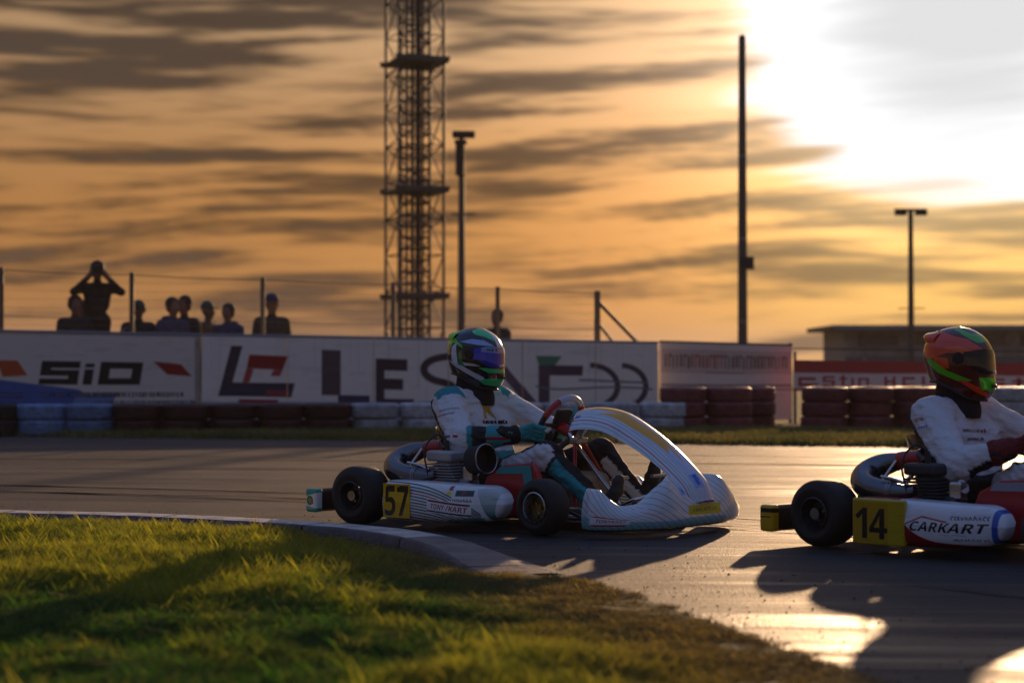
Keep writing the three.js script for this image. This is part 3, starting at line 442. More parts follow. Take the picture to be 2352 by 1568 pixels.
// low building at the right
{
  const D = 88, s = 4275 / D, x0 = at(1940, D), o = thing('pit_building', 'low grey pit building with a flat overhanging roof at the right', 'building', [x0, 0, -D]), wallM = std(lin(0.55, 0.51, 0.48), { roughness: 0.85, map: rep(smudge, 4, 1) });
  const Wd = 13.5, wh = EYE + (850 - 757) / s;
  mesh('wall', box(Wd, wh, 6, Wd / 2, wh / 2, -3, 0.02), wallM, o);
  const roof = mesh('roof', box(Wd + 1.6, 0.22, 7.6, Wd / 2 + 0.05, wh + 0.11, -2.8, 0.04), std(lin(0.10, 0.09, 0.085), { roughness: 0.7 }), o);
  mesh('gutter', rod([-0.7, wh + 0.03, 1.02], [Wd + 0.8, wh + 0.03, 1.02], 0.06), M.galv, roof);
  for (let k = 0; k < 5; k++) { const x = 1.2 + k * 2.55, w = mesh('window', box(1.9, 0.62, 0.08, x + 0.4, wh - 0.5, 0.02, 0.01), std(lin(0.09, 0.045, 0.02), { roughness: 0.6 }), o); for (const q of [-0.47, 0.47]) mesh('pane', box(0.86, 0.5, 0.02, x + 0.4 + q, wh - 0.5, 0.066, 0.004), phys(lin(0.02, 0.02, 0.025), { roughness: 0.12 }), w); }
  mesh('facade_strip', box(Wd - 0.1, 0.5, 0.04, Wd / 2, EYE + (850 - 815) / s - 0.3, 0.03, 0.01), std(lin(0.12, 0.15, 0.18), { roughness: 0.6 }), o);
  mesh('handrail', rod([0.2, EYE + (850 - 795) / s, 0.9], [Wd, EYE + (850 - 797) / s, 0.9], 0.03), M.galv, o);
  for (let k = 0; k < 7; k++) mesh('rail_post', rod([0.3 + k * 2.1, 0, 0.9], [0.3 + k * 2.1, EYE + (850 - 795) / s, 0.9], 0.025), M.galv, o);
}
// people watching from behind the wall
{
  function watcher(arms, seed) {
    const r = rng(seed), B = [[0, 0.92, 0, 0, 1.22, 0.01, 0.125, 0.13], [-0.09, 0.95, 0, 0.09, 0.95, 0, 0.11, 0.11], [-0.16, 1.42, 0, 0.16, 1.42, 0, 0.075, 0.075], [-0.06, 1.2, 0, -0.09, 1.36, 0, 0.12, 0.11], [0.06, 1.2, 0, 0.09, 1.36, 0, 0.12, 0.11], [0, 1.45, 0, 0, 1.58, 0.02, 0.055, 0.055],
      [-0.1, 0.9, 0, -0.12, 0.48, 0.02, 0.09, 0.06], [-0.12, 0.48, 0.02, -0.13, 0.08, 0, 0.062, 0.045], [0.1, 0.9, 0, 0.12, 0.48, 0.02, 0.09, 0.06], [0.12, 0.48, 0.02, 0.13, 0.08, 0, 0.062, 0.045], [-0.13, 0.05, 0, -0.15, 0.045, 0.16, 0.048, 0.04], [0.13, 0.05, 0, 0.15, 0.045, 0.16, 0.048, 0.04]];
    const hand = arms === 'raised' ? [[-0.10, 1.60, 0.20], [0.10, 1.60, 0.20]] : arms === 'rail' ? [[-0.16, 1.10, 0.28], [0.16, 1.10, 0.28]] : [[-0.27, 0.86, 0.08], [0.27, 0.86, 0.08]];
    const elb = arms === 'raised' ? [[-0.33, 1.36, 0.12], [0.33, 1.36, 0.12]] : arms === 'rail' ? [[-0.26, 1.12, 0.06], [0.26, 1.12, 0.06]] : [[-0.25, 1.14, -0.02], [0.25, 1.14, -0.02]];
    for (let k = 0; k < 2; k++) { const s = k ? 0.2 : -0.2; B.push([s, 1.41, 0, ...elb[k], 0.062, 0.05], [...elb[k], ...hand[k], 0.05, 0.036]); const h = V(...hand[k]), d = h.clone().sub(V(...elb[k])).normalize(); for (let f = 0; f < 4; f++) { const o = (f - 1.5) * 0.018; B.push([h.x + d.x * 0.02 + o, h.y + d.y * 0.02, h.z + d.z * 0.02, h.x + d.x * 0.11 + o * 1.3, h.y + d.y * 0.11, h.z + d.z * 0.11 + 0.01, 0.015, 0.009]); } B.push([h.x, h.y, h.z, h.x + d.x * 0.05 - Math.sign(s) * 0.05, h.y + d.y * 0.06, h.z + d.z * 0.06, 0.015, 0.01]); }
    const H = [[0, 1.66, 0.015, 0, 1.70, 0.0, 0.088, 0.096], [0, 1.605, 0.055, 0, 1.64, 0.05, 0.055, 0.065], [0, 1.655, 0.105, 0, 1.635, 0.122, 0.012, 0.016], [-0.093, 1.65, 0, -0.096, 1.67, 0, 0.018, 0.02], [0.093, 1.65, 0, 0.096, 1.67, 0, 0.018, 0.02]];
    const sdf = (x, y, z) => { let d = 1e3; for (let i = 0; i < B.length; i++) d = smin(d, capsule(x, y, z, B[i]), y > 1.3 ? 0.04 : 0.035); for (const h of H) d = smin(d, capsule(x, y, z, h), 0.025); return d; };
    return { geo: (jacket, legs, skin) => nets(sdf, [-0.46, -0.02, -0.24], [0.46, 1.84, 0.36], 0.0145, (x, y, z) => (y > 1.53 ? skin : y > 0.88 ? jacket : y > 0.09 ? legs : [0.02, 0.02, 0.02])) };
  }
  const hairG = nets((x, y, z) => Math.max(capsule(x, y, z, [0, 1.665, 0.0, 0, 1.715, -0.012, 0.098, 0.104]), -(capsule(x, y, z, [0, 1.60, 0.12, 0, 1.70, 0.12, 0.085, 0.07]))), [-0.13, 1.53, -0.14], [0.13, 1.84, 0.12], 0.009);
  const cloth = std(0xffffff, { vertexColors: true, roughness: 0.9, bumpMap: rep(folds, 2), bumpScale: 0.008 }), skin = [0.17, 0.10, 0.07], hairM = std(lin(0.03, 0.02, 0.014), { roughness: 0.75 });
  const base = { rail: watcher('rail', 1), hang: watcher('hang', 2), raised: watcher('raised', 3) };
  const capG = nets((x, y, z) => Math.max(capsule(x, y, z, [0, 1.70, 0.0, 0, 1.725, -0.004, 0.103, 0.100]), 1.70 - y), [-0.13, 1.66, -0.13], [0.13, 1.86, 0.13], 0.009), peakG = box(0.15, 0.012, 0.10, 0, 1.712, 0.125, 0.005, [0, 0, 0]), capM = [std(lin(0.12, 0.02, 0.02), { roughness: 0.8 }), std(lin(0.03, 0.04, 0.09), { roughness: 0.8 }), std(lin(0.04, 0.07, 0.05), { roughness: 0.8 })];
  const protos = {}; const who = (key, j, l) => { const k = key + j; if (!protos[k]) protos[k] = base[key].geo(j, l, skin); return protos[k]; };
  const dk = [0.02, 0.021, 0.026], bl = [0.03, 0.04, 0.10], br = [0.10, 0.06, 0.035];
  const S = [['rail', 172, 26.4, 0, 1.0, dk, 'dark clothed spectator leaning on the rail, leftmost behind the banner wall'], ['hang', 196, 27.2, 0, 0.98, br, 'brown jacketed spectator just left of the raised camera operator'], ['hang', 318, 27, 0, 0.97, dk, 'dark clothed spectator alone right of the raised camera operator'], ['rail', 396, 26.2, 0, 0.98, bl, 'navy jacketed spectator on the left of the close pair at the wall'], ['hang', 424, 26.5, 0, 1.0, dk, 'dark clothed spectator on the right of the close pair at the wall'], ['hang', 476, 27.4, 0, 0.97, br, 'brown jacketed spectator between the close pair and the next onlooker'], ['rail', 524, 26.6, 0, 0.94, bl, 'navy jacketed short spectator last in the loose row at the wall'], ['hang', 624, 26, 0, 1.0, dk, 'dark clothed spectator by the fence post above the red painted letter'], ['rail', 1142, 28, 0, 0.92, dk, 'dark clothed spectator seen small behind the first driver helmet']];
  for (const [pose, q, d, y, s, j, label] of S) { const o = thing('person', label, 'person', [at(q, d), y, -d], (rng(q)() - 0.5) * 0.9, 'spectators behind the wall'); o.scale.setScalar(s); const k = S.findIndex((e) => e[6] === label); o.rotation.y = [0.5, -0.9, 0.2, 0.7, -0.5, 1.2, -0.3, 0.4, -0.6][k]; mesh('body', who(pose, j, [0.03, 0.03, 0.04]), cloth, o); if ([2, 5, 7].includes(k)) { const cp = mesh('cap', capG, capM[k % 3], o); mesh('peak', peakG, capM[k % 3], cp); } else mesh('hair', hairG, hairM, o); if ([3, 6].includes(k)) mesh('hood', bend([[-0.12, 1.46, -0.05], [-0.06, 1.50, -0.12], [0.06, 1.50, -0.12], [0.12, 1.46, -0.05]], 0.045, 16), std(lin(...j), { roughness: 0.9 }), o); }
  const d = 26.6, x = at(223, d), py = 0.5;
  const st = thing('viewing_platform', 'small steel viewing platform under the camera operator behind the wall', 'platform', [x, 0, -d]);
  mesh('deck', box(0.9, 0.05, 0.8, 0, py - 0.03, 0, 0.01), M.mast, st); for (const [a, b] of [[-1, -1], [1, -1], [1, 1], [-1, 1]]) mesh('leg', rod([a * 0.4, 0, b * 0.35], [a * 0.4, py - 0.05, b * 0.35], 0.025), M.mast, st);
  mesh('handrail', bend([[0.42, py, 0.36], [0.42, py + 0.75, 0.36], [0.42, py + 0.75, -0.36], [0.42, py, -0.36]], 0.015, 24), M.mast, st);
  const o = thing('person', 'camera operator in black standing high above the wall with raised elbows', 'person', [x, py, -d], 0.25); mesh('body', base.raised.geo([0.014, 0.014, 0.016], [0.014, 0.014, 0.018], skin), cloth, o); mesh('hair', hairG, hairM, o);
  const cam = thing('film_camera', 'black camera with a lens held up by the raised operator', 'camera', [x, py, -d], 0.25);
  mesh('camera_body', box(0.16, 0.12, 0.12, 0, 1.66, 0.19, 0.02), M.black, cam); mesh('lens', rod([0, 1.66, 0.24], [0, 1.655, 0.42], 0.042, 0.05, 16), M.black, cam); mesh('hood', rod([0, 1.655, 0.42], [0, 1.654, 0.47], 0.05, 0.062, 16, true), M.black, cam);
}

// ------------------------------------------------------------------ karts (front along +x, right-hand side along +z, seen from the right)
const ring = (prof, seg = 48) => toCreasedNormals(new THREE.LatheGeometry(prof.map(([r, z]) => new THREE.Vector2(r, z)), seg).rotateX(Math.PI / 2), 0.6);
function wheel(kart, x, y, z, R, w, side, rimMat, barrelMat, label) {
  const o = new THREE.Group(); o.name = 'wheel'; o.position.set(x, y, z); if (side < 0) o.rotation.y = Math.PI; if (label) o.userData.label = label; kart.add(o);
  const h = w / 2, rr = 0.066;                             // outer face at +z
  mesh('tyre', ring([[rr, h - 0.018], [rr + 0.004, h - 0.006], [rr + 0.014, h - 0.001], [R * 0.66, h + 0.003], [R * 0.72, h + 0.005], [R * 0.735, h + 0.0035], [R * 0.75, h + 0.004], [R * 0.86, h - 0.003], [R * 0.95, h - 0.012], [R * 0.985, h - 0.022], [R, h * 0.55], [R + 0.001, 0], [R, -h * 0.55], [R * 0.985, -h + 0.022], [R * 0.95, -h + 0.012], [R * 0.8, -h], [rr + 0.014, -h + 0.001], [rr, -h + 0.018]], 64), M.rubber, o);
  const rim = mesh('rim', ring([[rr + 0.0035, h + 0.0005], [rr - 0.001, h + 0.003], [rr - 0.0035, h - 0.002], [rr - 0.005, h - 0.02], [rr - 0.011, h - 0.034], [rr - 0.012, -h + 0.03], [rr - 0.002, -h + 0.01], [rr + 0.002, -h]], 56), barrelMat, o);
  const c = [ring([[0.012, h - 0.052], [0.03, h - 0.050], [0.034, h - 0.058], [rr - 0.012, h - 0.060], [rr - 0.012, h - 0.066], [0.012, h - 0.066]], 40)];
  mesh('wheel_centre', merge(c), rimMat, rim);
  for (let k = 0; k < 3; k++) { const a = k * 2.094 + 0.4; mesh('spoke', box(0.012, 0.036, 0.010, 0, 0.04, h - 0.054, 0.003).rotateZ(a), rimMat, rim); mesh('bolt', rod([Math.cos(a) * 0.026, Math.sin(a) * 0.026, h - 0.052], [Math.cos(a) * 0.026, Math.sin(a) * 0.026, h - 0.038], 0.0055, 0.0055, 6), M.steel, rim); }
  mesh('hub', rod([0, 0, -h + 0.01], [0, 0, h - 0.034], 0.016, 0.013, 14), M.bronze, rim);
  return o;
}
const POD = { x0: 0.235, x1: 0.875, y0: 0.042, y1: 0.222 };
function podGeo(s) {
  return grid(56, 44, (u, v) => {
    const uu = u < 0.04 ? 0 : u > 0.97 ? 1 : (u - 0.04) / 0.93, x = lerp(POD.x0, POD.x1, uu), a = v * 2 * Math.PI;
    const tip = clamp((x - (POD.x1 - 0.10)) / 0.10, 0, 1), round = Math.sqrt(Math.max(0, 1 - tip * tip)), rear = smoothstep(uu, 0, 0.015), cap = u < 0.04 ? u / 0.04 : u > 0.97 ? (1 - u) / 0.03 : 1;
    const top = lerp(0.222, 0.205, uu) + 0.006 * Math.sin(uu * 3), bot = lerp(0.040, 0.056, uu) - 0.010 * Math.sin(uu * 3.1);
    const hh = ((top - bot) / 2) * Math.max(0.02, round) * lerp(0.94, 1, rear), yc = (top + bot) / 2, zo = 0.700 - 0.095 * smoothstep(uu, 0.62, 1) ** 1.5 - 0.02 * tip * tip, hd = lerp(0.08, 0.03, tip);
    const se = (c, p) => Math.sign(c) * Math.abs(c) ** p, yy = se(Math.sin(a), 0.42), zz = se(Math.cos(a), 0.42), bulge = 0.010 * (1 - yy * yy);
    return [x, yc + hh * yy * cap, s * (zo - hd - 0.012 * Math.max(0, yy) + (hd * zz + bulge * Math.max(0, zz)) * cap)];
  }, (u, v, p) => [s > 0 ? (p[0] - POD.x0) / (POD.x1 - POD.x0) : 1 - (p[0] - POD.x0) / (POD.x1 - POD.x0), (p[1] - 0.03) / 0.2]);
}
function noseGeo() {
  const prof = (h) => [[-0.075, 0.028], [-0.02, 0.032], [-0.004, 0.044], [0, 0.07], [-0.002, 0.07 + 0.35 * (h - 0.07)], [-0.016, 0.07 + 0.68 * (h - 0.07)], [-0.036, 0.07 + 0.92 * (h - 0.07)], [-0.048, h - 0.001], [-0.062, h], [-0.072, h - 0.008], [-0.074, h - 0.04], [-0.07, 0.06], [-0.078, 0.032], [-0.075, 0.028]];
  const vs = [0, 0.03, 0.07, 0.16, 0.42, 0.66, 0.84, 0.93, 0.97, 0.98, 0.985, 0.99, 0.995, 1];
  const plan = (s) => { const a = s * degToRad(85), c = Math.cos(a), q = Math.abs(Math.sin(a)); return [1.245 + 0.328 * c ** 0.72 - 0.02 * (1 - c), Math.sign(s) * 0.575 * q ** 0.92]; };
  const height = (s) => { const a = Math.abs(s); return tableAt([[0, 0.262], [0.12, 0.262], [0.24, 0.255], [0.36, 0.21], [0.50, 0.145], [0.66, 0.138], [0.78, 0.175], [0.87, 0.212], [1, 0.214]], a); };
  return grid(150, 13, (u, v) => {
    let s = 1 - 2 * u; const k = Math.round(v * 13), hs = (height(s - 0.03) + height(s) * 2 + height(s + 0.03)) / 4, [o, y] = prof(hs)[k], p = plan(s), q1 = plan(Math.min(s + 0.01, 1)), q0 = plan(Math.max(s - 0.01, -1));
    let tx = q1[0] - q0[0], tz = q1[1] - q0[1]; const l = Math.hypot(tx, tz); const nx = tz / l, nz = -tx / l;   // outwards
    const end = smoothstep(Math.abs(s), 0.93, 1) * 0.03, extra = Math.abs(s) < 0.3 ? -0.07 * smoothstep(y, 0.12, 0.27) * (1 - smoothstep(Math.abs(s), 0.1, 0.3)) : 0;
    return [p[0] + nx * (o + extra) - end * 0.5, y, p[1] + nz * (o + extra) - end * Math.sign(s)];
  }, (u, v) => [u, vs[Math.round(v * 13)]]);
}
const FAIR = [[0.875, 0.545], [0.93, 0.558], [1.02, 0.56], [1.13, 0.538], [1.25, 0.478], [1.37, 0.400], [1.475, 0.315], [1.553, 0.235], [1.590, 0.150]];
function fairingGeo() {
  return grid(60, 28, (u, v) => {
    const p = curveAt(FAIR, u), q = curveAt(FAIR, Math.min(1, u + 0.01)), r = curveAt(FAIR, Math.max(0, u - 0.01)), l = Math.hypot(q[0] - r[0], q[1] - r[1]), nx = -(q[1] - r[1]) / l, ny = (q[0] - r[0]) / l;
    const w = tableAt([[0, 0.085], [0.025, 0.13], [0.06, 0.165], [0.12, 0.192], [0.2, 0.196], [0.4, 0.160], [0.6, 0.132], [0.8, 0.118], [0.92, 0.112], [1, 0.105]], u);
    const t = v < 0.5 ? 1 - 4 * v : -1 + 4 * (v - 0.5), under = v < 0.5 ? 0 : 1, o = -lerp(0.115, 0.045, u) * Math.abs(t) ** 2.1 * lerp(0.75, 1, smoothstep(u, 0, 0.12)) - 0.004 * under * (1 - Math.abs(t) ** 8), edge = smoothstep(u, 0, 0.03);
    return [p[0] + nx * o, p[1] + ny * o * lerp(0.8, 1, edge), t * w];
  }, (u, v) => { const t = v < 0.5 ? 1 - 4 * v : -1 + 4 * (v - 0.5); return [u, (1 - t) / 2]; });
}
const sponsor = (g, x, y, w, h, n, c, r) => { g.save(); g.strokeStyle = c; g.lineWidth = Math.max(1.5, h * 0.2); g.lineJoin = 'round'; for (let i = 0, p = x; p < x + w - w / n / 2; i++) { const cw = (w / n) * (0.55 + 0.7 * r()), k = -0.18 * cw, q = r(); g.beginPath(); if (q < 0.35) { g.ellipse(p + cw * 0.42, y + h * 0.6, cw * 0.3, h * 0.36, 0, r() * 2, r() * 2 + 4.6); } else if (q < 0.6) { g.moveTo(p + cw * 0.1, y + h); g.lineTo(p + cw * 0.1 - k, y + h * (q < 0.5 ? 0.05 : 0.35)); g.moveTo(p + cw * 0.1, y + h * 0.5); g.quadraticCurveTo(p + cw * 0.5, y + h * 0.2, p + cw * 0.7, y + h); } else if (q < 0.85) { g.moveTo(p + cw * 0.1, y + h * 0.3); g.lineTo(p + cw * 0.4, y + h); g.lineTo(p + cw * 0.75, y + h * 0.3); } else { g.moveTo(p + cw * 0.7, y + h * 0.35); g.lineTo(p + cw * 0.2, y + h * 0.45); g.lineTo(p + cw * 0.65, y + h * 0.7); g.lineTo(p + cw * 0.1, y + h * 0.97); } g.stroke(); p += cw; } g.restore(); };
const slant = (g, text, x, y, size, colour, k = -0.25, wide, font = 'bold') => { g.save(); g.transform(1, 0, k, 1, x, y); g.font = `${font} ${size}px sans-serif`; g.fillStyle = colour; g.textBaseline = 'middle'; if (wide) { const m = g.measureText(text).width; g.scale(wide / m, 1); } g.fillText(text, 0, 0); g.restore(); };
const grime = (g, w, h, r, n = 60) => { smear(g, w, h, n, r, '#1c1712', 0.01, 0.06); for (let i = 0; i < n / 5; i++) { g.strokeStyle = '#15130f'; g.globalAlpha = 0.08 + 0.22 * r(); g.lineWidth = 2 + 6 * r(); const x = r() * w, y = h * (0.3 + 0.7 * r()); g.beginPath(); g.moveTo(x, y); g.quadraticCurveTo(x + 60 * r(), y - 20 * r(), x + 40 + 110 * r(), y + 20 * (r() - 0.5)); g.stroke(); } g.globalAlpha = 1; for (let i = 0; i < n; i++) { g.strokeStyle = r() > 0.5 ? '#20201c' : '#f4f4f0'; g.globalAlpha = 0.05 + 0.12 * r(); g.lineWidth = 0.6 + 1.2 * r(); const x = r() * w, y = r() * h; g.beginPath(); g.moveTo(x, y); g.lineTo(x + (r() - 0.5) * 90, y + (r() - 0.5) * 14); g.stroke(); } g.globalAlpha = 1; };
const lines = (g, w, h, bg) => { g.fillStyle = bg; g.fillRect(0, 0, w, h); };
const LIV = {
  57: {
    pod: canvas(1480, 400, (g, w, h) => {
      const r = rng(61); lines(g, w, h, '#e3e6ea'); const X = (t) => t * w;
      for (let i0 = 0; i0 < 14; i0++) { const i = i0 * 1.57, y0 = h * (0.07 + i0 * 0.069), red = [3, 7, 10, 12].includes(i0); g.strokeStyle = red ? '#a01526' : '#0a5548'; g.lineWidth = red ? 9 : 11; g.beginPath(); g.moveTo(0, y0); g.bezierCurveTo(X(0.35), y0, X(0.55), y0 + h * 0.08, X(0.80), y0 + h * (0.50 - i * 0.012)); g.lineTo(X(0.86), y0 + h * (0.66 - i * 0.012)); g.stroke(); }
      g.strokeStyle = '#3a7f78'; g.lineWidth = 3; for (let i = 0; i < 20; i++) { g.beginPath(); g.moveTo(X(0.83 + i * 0.007), h * 0.15); g.bezierCurveTo(X(0.86 + i * 0.005), h * 0.4, X(0.88 + i * 0.003), h * 0.7, X(0.93), h * 0.98); g.stroke(); }
      g.fillStyle = '#1d7f74'; g.beginPath(); g.moveTo(X(0.60), h * 0.86); g.lineTo(X(0.88), h * 0.80); g.lineTo(X(0.86), h); g.lineTo(X(0.66), h); g.globalAlpha = 0.55; g.fill(); g.globalAlpha = 1;
      g.fillStyle = '#e0d21e'; g.fillRect(X(0.615), h * 0.22, X(0.04), h * 0.08); g.fillStyle = '#9c3140'; g.fillRect(X(0.625), h * 0.10, X(0.035), h * 0.10);
      g.fillStyle = '#0d4a44'; g.fillRect(X(0.69), h * 0.19, X(0.125), h * 0.13); g.fillStyle = '#a02838'; g.fillRect(X(0.735), h * 0.22, X(0.03), h * 0.07);
      g.save(); g.translate(X(0.66), h * 0.34); g.rotate(0.035); g.fillStyle = '#e7eaf0'; g.fillRect(0, 0, X(0.17), h * 0.13); sponsor(g, 10, h * 0.02, X(0.15), h * 0.08, 8, '#2d2d34', r); g.restore();
      g.save(); g.translate(X(0.44), h * 0.40); g.rotate(0.065); g.fillStyle = '#e9ecf2'; g.fillRect(0, 0, X(0.37), h * 0.31); g.fillStyle = '#7a1520'; g.fillRect(8, h * 0.02, X(0.355), h * 0.045); g.fillStyle = '#3a0d14'; g.fillRect(0, h * 0.255, X(0.37), h * 0.035); slant(g, 'TONY', X(0.035), h * 0.16, h * 0.17, '#9d2630', -0.2, X(0.125)); slant(g, '/KART', X(0.175), h * 0.16, h * 0.17, '#9d2630', -0.2, X(0.17)); g.restore();
      grime(g, w, h, r, 90);
    }),
    plate: canvas(512, 512, (g, w, h) => { const r = rng(62); g.fillStyle = '#d9a912'; g.fillRect(0, 0, w, h); g.fillStyle = '#e0bb2c'; g.fillRect(0, h * 0.24, w, h * 0.3); g.fillStyle = '#10131a'; g.fillRect(w * 0.16, h * 0.05, w * 0.28, h * 0.17); g.fillRect(w * 0.60, h * 0.05, w * 0.34, h * 0.17); g.font = `bold ${h * 1.05}px sans-serif`; g.textBaseline = 'alphabetic'; for (const [c, x] of [['5', 0.03], ['7', 0.50]]) { g.save(); g.translate(w * x, h * 0.93); const m = g.measureText(c).width; g.scale((w * 0.47) / m, 1.12); g.fillText(c, 0, 0); g.restore(); } g.lineWidth = 18; g.strokeStyle = '#caa014'; g.strokeRect(0, 0, w, h); grime(g, w, h, r, 40); }),
    nose: canvas(2048, 512, (g, w, h) => {
      const r = rng(63); lines(g, w, h, '#d6dde6'); 
      for (let i = 0; i < 30; i++) { const x0 = w * (-0.14 + i * 0.029); g.strokeStyle = i % 8 === 3 ? '#a8506a' : '#5f9dad'; g.lineWidth = i % 8 === 3 ? 8 : 7; g.globalAlpha = 0.8; g.beginPath(); g.moveTo(x0, -10); g.bezierCurveTo(x0 + w * 0.05, h * 0.35, x0 + w * 0.09, h * 0.6, x0 + w * 0.20, h * 1.02); g.stroke(); }
      g.globalAlpha = 0.5; g.fillStyle = '#3d93a6'; g.beginPath(); g.moveTo(w * 0.0, h * 0.72); g.bezierCurveTo(w * 0.2, h * 0.78, w * 0.3, h * 0.9, w * 0.45, h * 0.80); g.lineTo(w * 0.6, h * 0.84); g.lineTo(w * 0.6, h); g.lineTo(0, h); g.fill(); g.globalAlpha = 1;
      g.fillStyle = '#cfd8ea'; g.beginPath(); g.ellipse(w * 0.235, h * 0.34, w * 0.06, h * 0.05, 0.2, 0, 7); g.fill();
      g.fillStyle = '#d9e0ea'; g.fillRect(w * 0.035, h * 0.70, w * 0.16, h * 0.17); g.fillStyle = '#a31f34'; g.beginPath(); g.moveTo(w * 0.03, h * 0.69); g.lineTo(w * 0.205, h * 0.70); g.lineTo(w * 0.185, h * 0.725); g.lineTo(w * 0.055, h * 0.72); g.fill(); g.beginPath(); g.moveTo(w * 0.05, h * 0.87); g.lineTo(w * 0.185, h * 0.87); g.lineTo(w * 0.17, h * 0.893); g.lineTo(w * 0.03, h * 0.895); g.fill(); slant(g, 'TONYKART', w * 0.058, h * 0.80, h * 0.115, '#8a1c30', -0.3, w * 0.122);
      g.fillStyle = '#b9b51e'; g.fillRect(w * 0.43, h * 0.60, w * 0.14, h * 0.18); sponsor(g, w * 0.45, h * 0.64, w * 0.10, h * 0.08, 8, '#6c7410', r);
      g.fillStyle = '#8fb4e8'; g.fillRect(w * 0.42, h * 0.30, w * 0.12, h * 0.13); sponsor(g, w * 0.43, h * 0.33, w * 0.095, h * 0.07, 6, '#2b4fae', r);
      g.fillStyle = '#e7ebf2'; g.beginPath(); g.ellipse(w * 0.475, h * 0.13, w * 0.045, h * 0.09, 0, 0, 7); g.fill(); sponsor(g, w * 0.45, h * 0.10, w * 0.05, h * 0.06, 5, '#2a3458', r);
      g.fillStyle = '#272f45'; g.fillRect(0, h * 0.955, w, h * 0.045); grime(g, w, h, r, 110);
    }),
    fairing: canvas(1024, 512, (g, w, h) => {
      const r = rng(64); lines(g, w, h, '#dde3ec');
      for (let i = 0; i < 20; i++) { const y = h * (1.04 - i * 0.05), red = i === 3; g.strokeStyle = red ? '#b84a78' : '#8fb6c6'; g.lineWidth = red ? 8 : 6; g.globalAlpha = i > 11 ? 0.5 : 0.85; g.beginPath(); g.moveTo(0, y); g.bezierCurveTo(w * 0.3, y - h * 0.03, w * 0.6, y + h * 0.04, w, y + h * 0.06); g.stroke(); } g.globalAlpha = 1;
      g.fillStyle = '#c7d0ec'; g.beginPath(); g.moveTo(w * 0.2, h * 0.48); g.lineTo(w * 0.5, h * 0.80); g.lineTo(w * 0.8, h * 0.76); g.lineTo(w, h * 0.7); g.lineTo(w, h * 0.2); g.lineTo(w * 0.5, 0); g.lineTo(w * 0.15, 0); g.fill();
      g.fillStyle = '#f2ad0e'; g.beginPath(); [[0.16, 0.66], [0.24, 0.52], [0.44, 0.46], [0.41, 0.56], [0.60, 0.50], [0.76, 0.62], [0.64, 0.62], [0.68, 0.72], [0.46, 0.77], [0.28, 0.76], [0.37, 0.67]].forEach(([x, y], i) => (i ? g.lineTo(w * x, h * y) : g.moveTo(w * x, h * y))); g.fill();
      g.fillStyle = '#f3ece0'; g.beginPath(); g.moveTo(w * 0.05, h * 0.76); g.lineTo(w * 0.18, h * 0.70); g.lineTo(w * 0.19, h * 0.65); g.lineTo(w * 0.045, h * 0.70); g.fill();
      g.fillStyle = '#c03a5c'; g.fillRect(w * 0.06, h * 0.84, w * 0.06, h * 0.03); g.fillStyle = '#3a62c0'; g.fillRect(w * 0.11, h * 0.80, w * 0.06, h * 0.05); g.fillStyle = '#d38fae'; g.fillRect(w * 0.09, h * 0.2, w * 0.05, h * 0.05);
      g.fillStyle = '#8fb0ee'; g.fillRect(w * 0.82, h * 0.54, w * 0.09, h * 0.22); sponsor(g, w * 0.83, h * 0.57, w * 0.06, h * 0.12, 5, '#2d54c4', r);
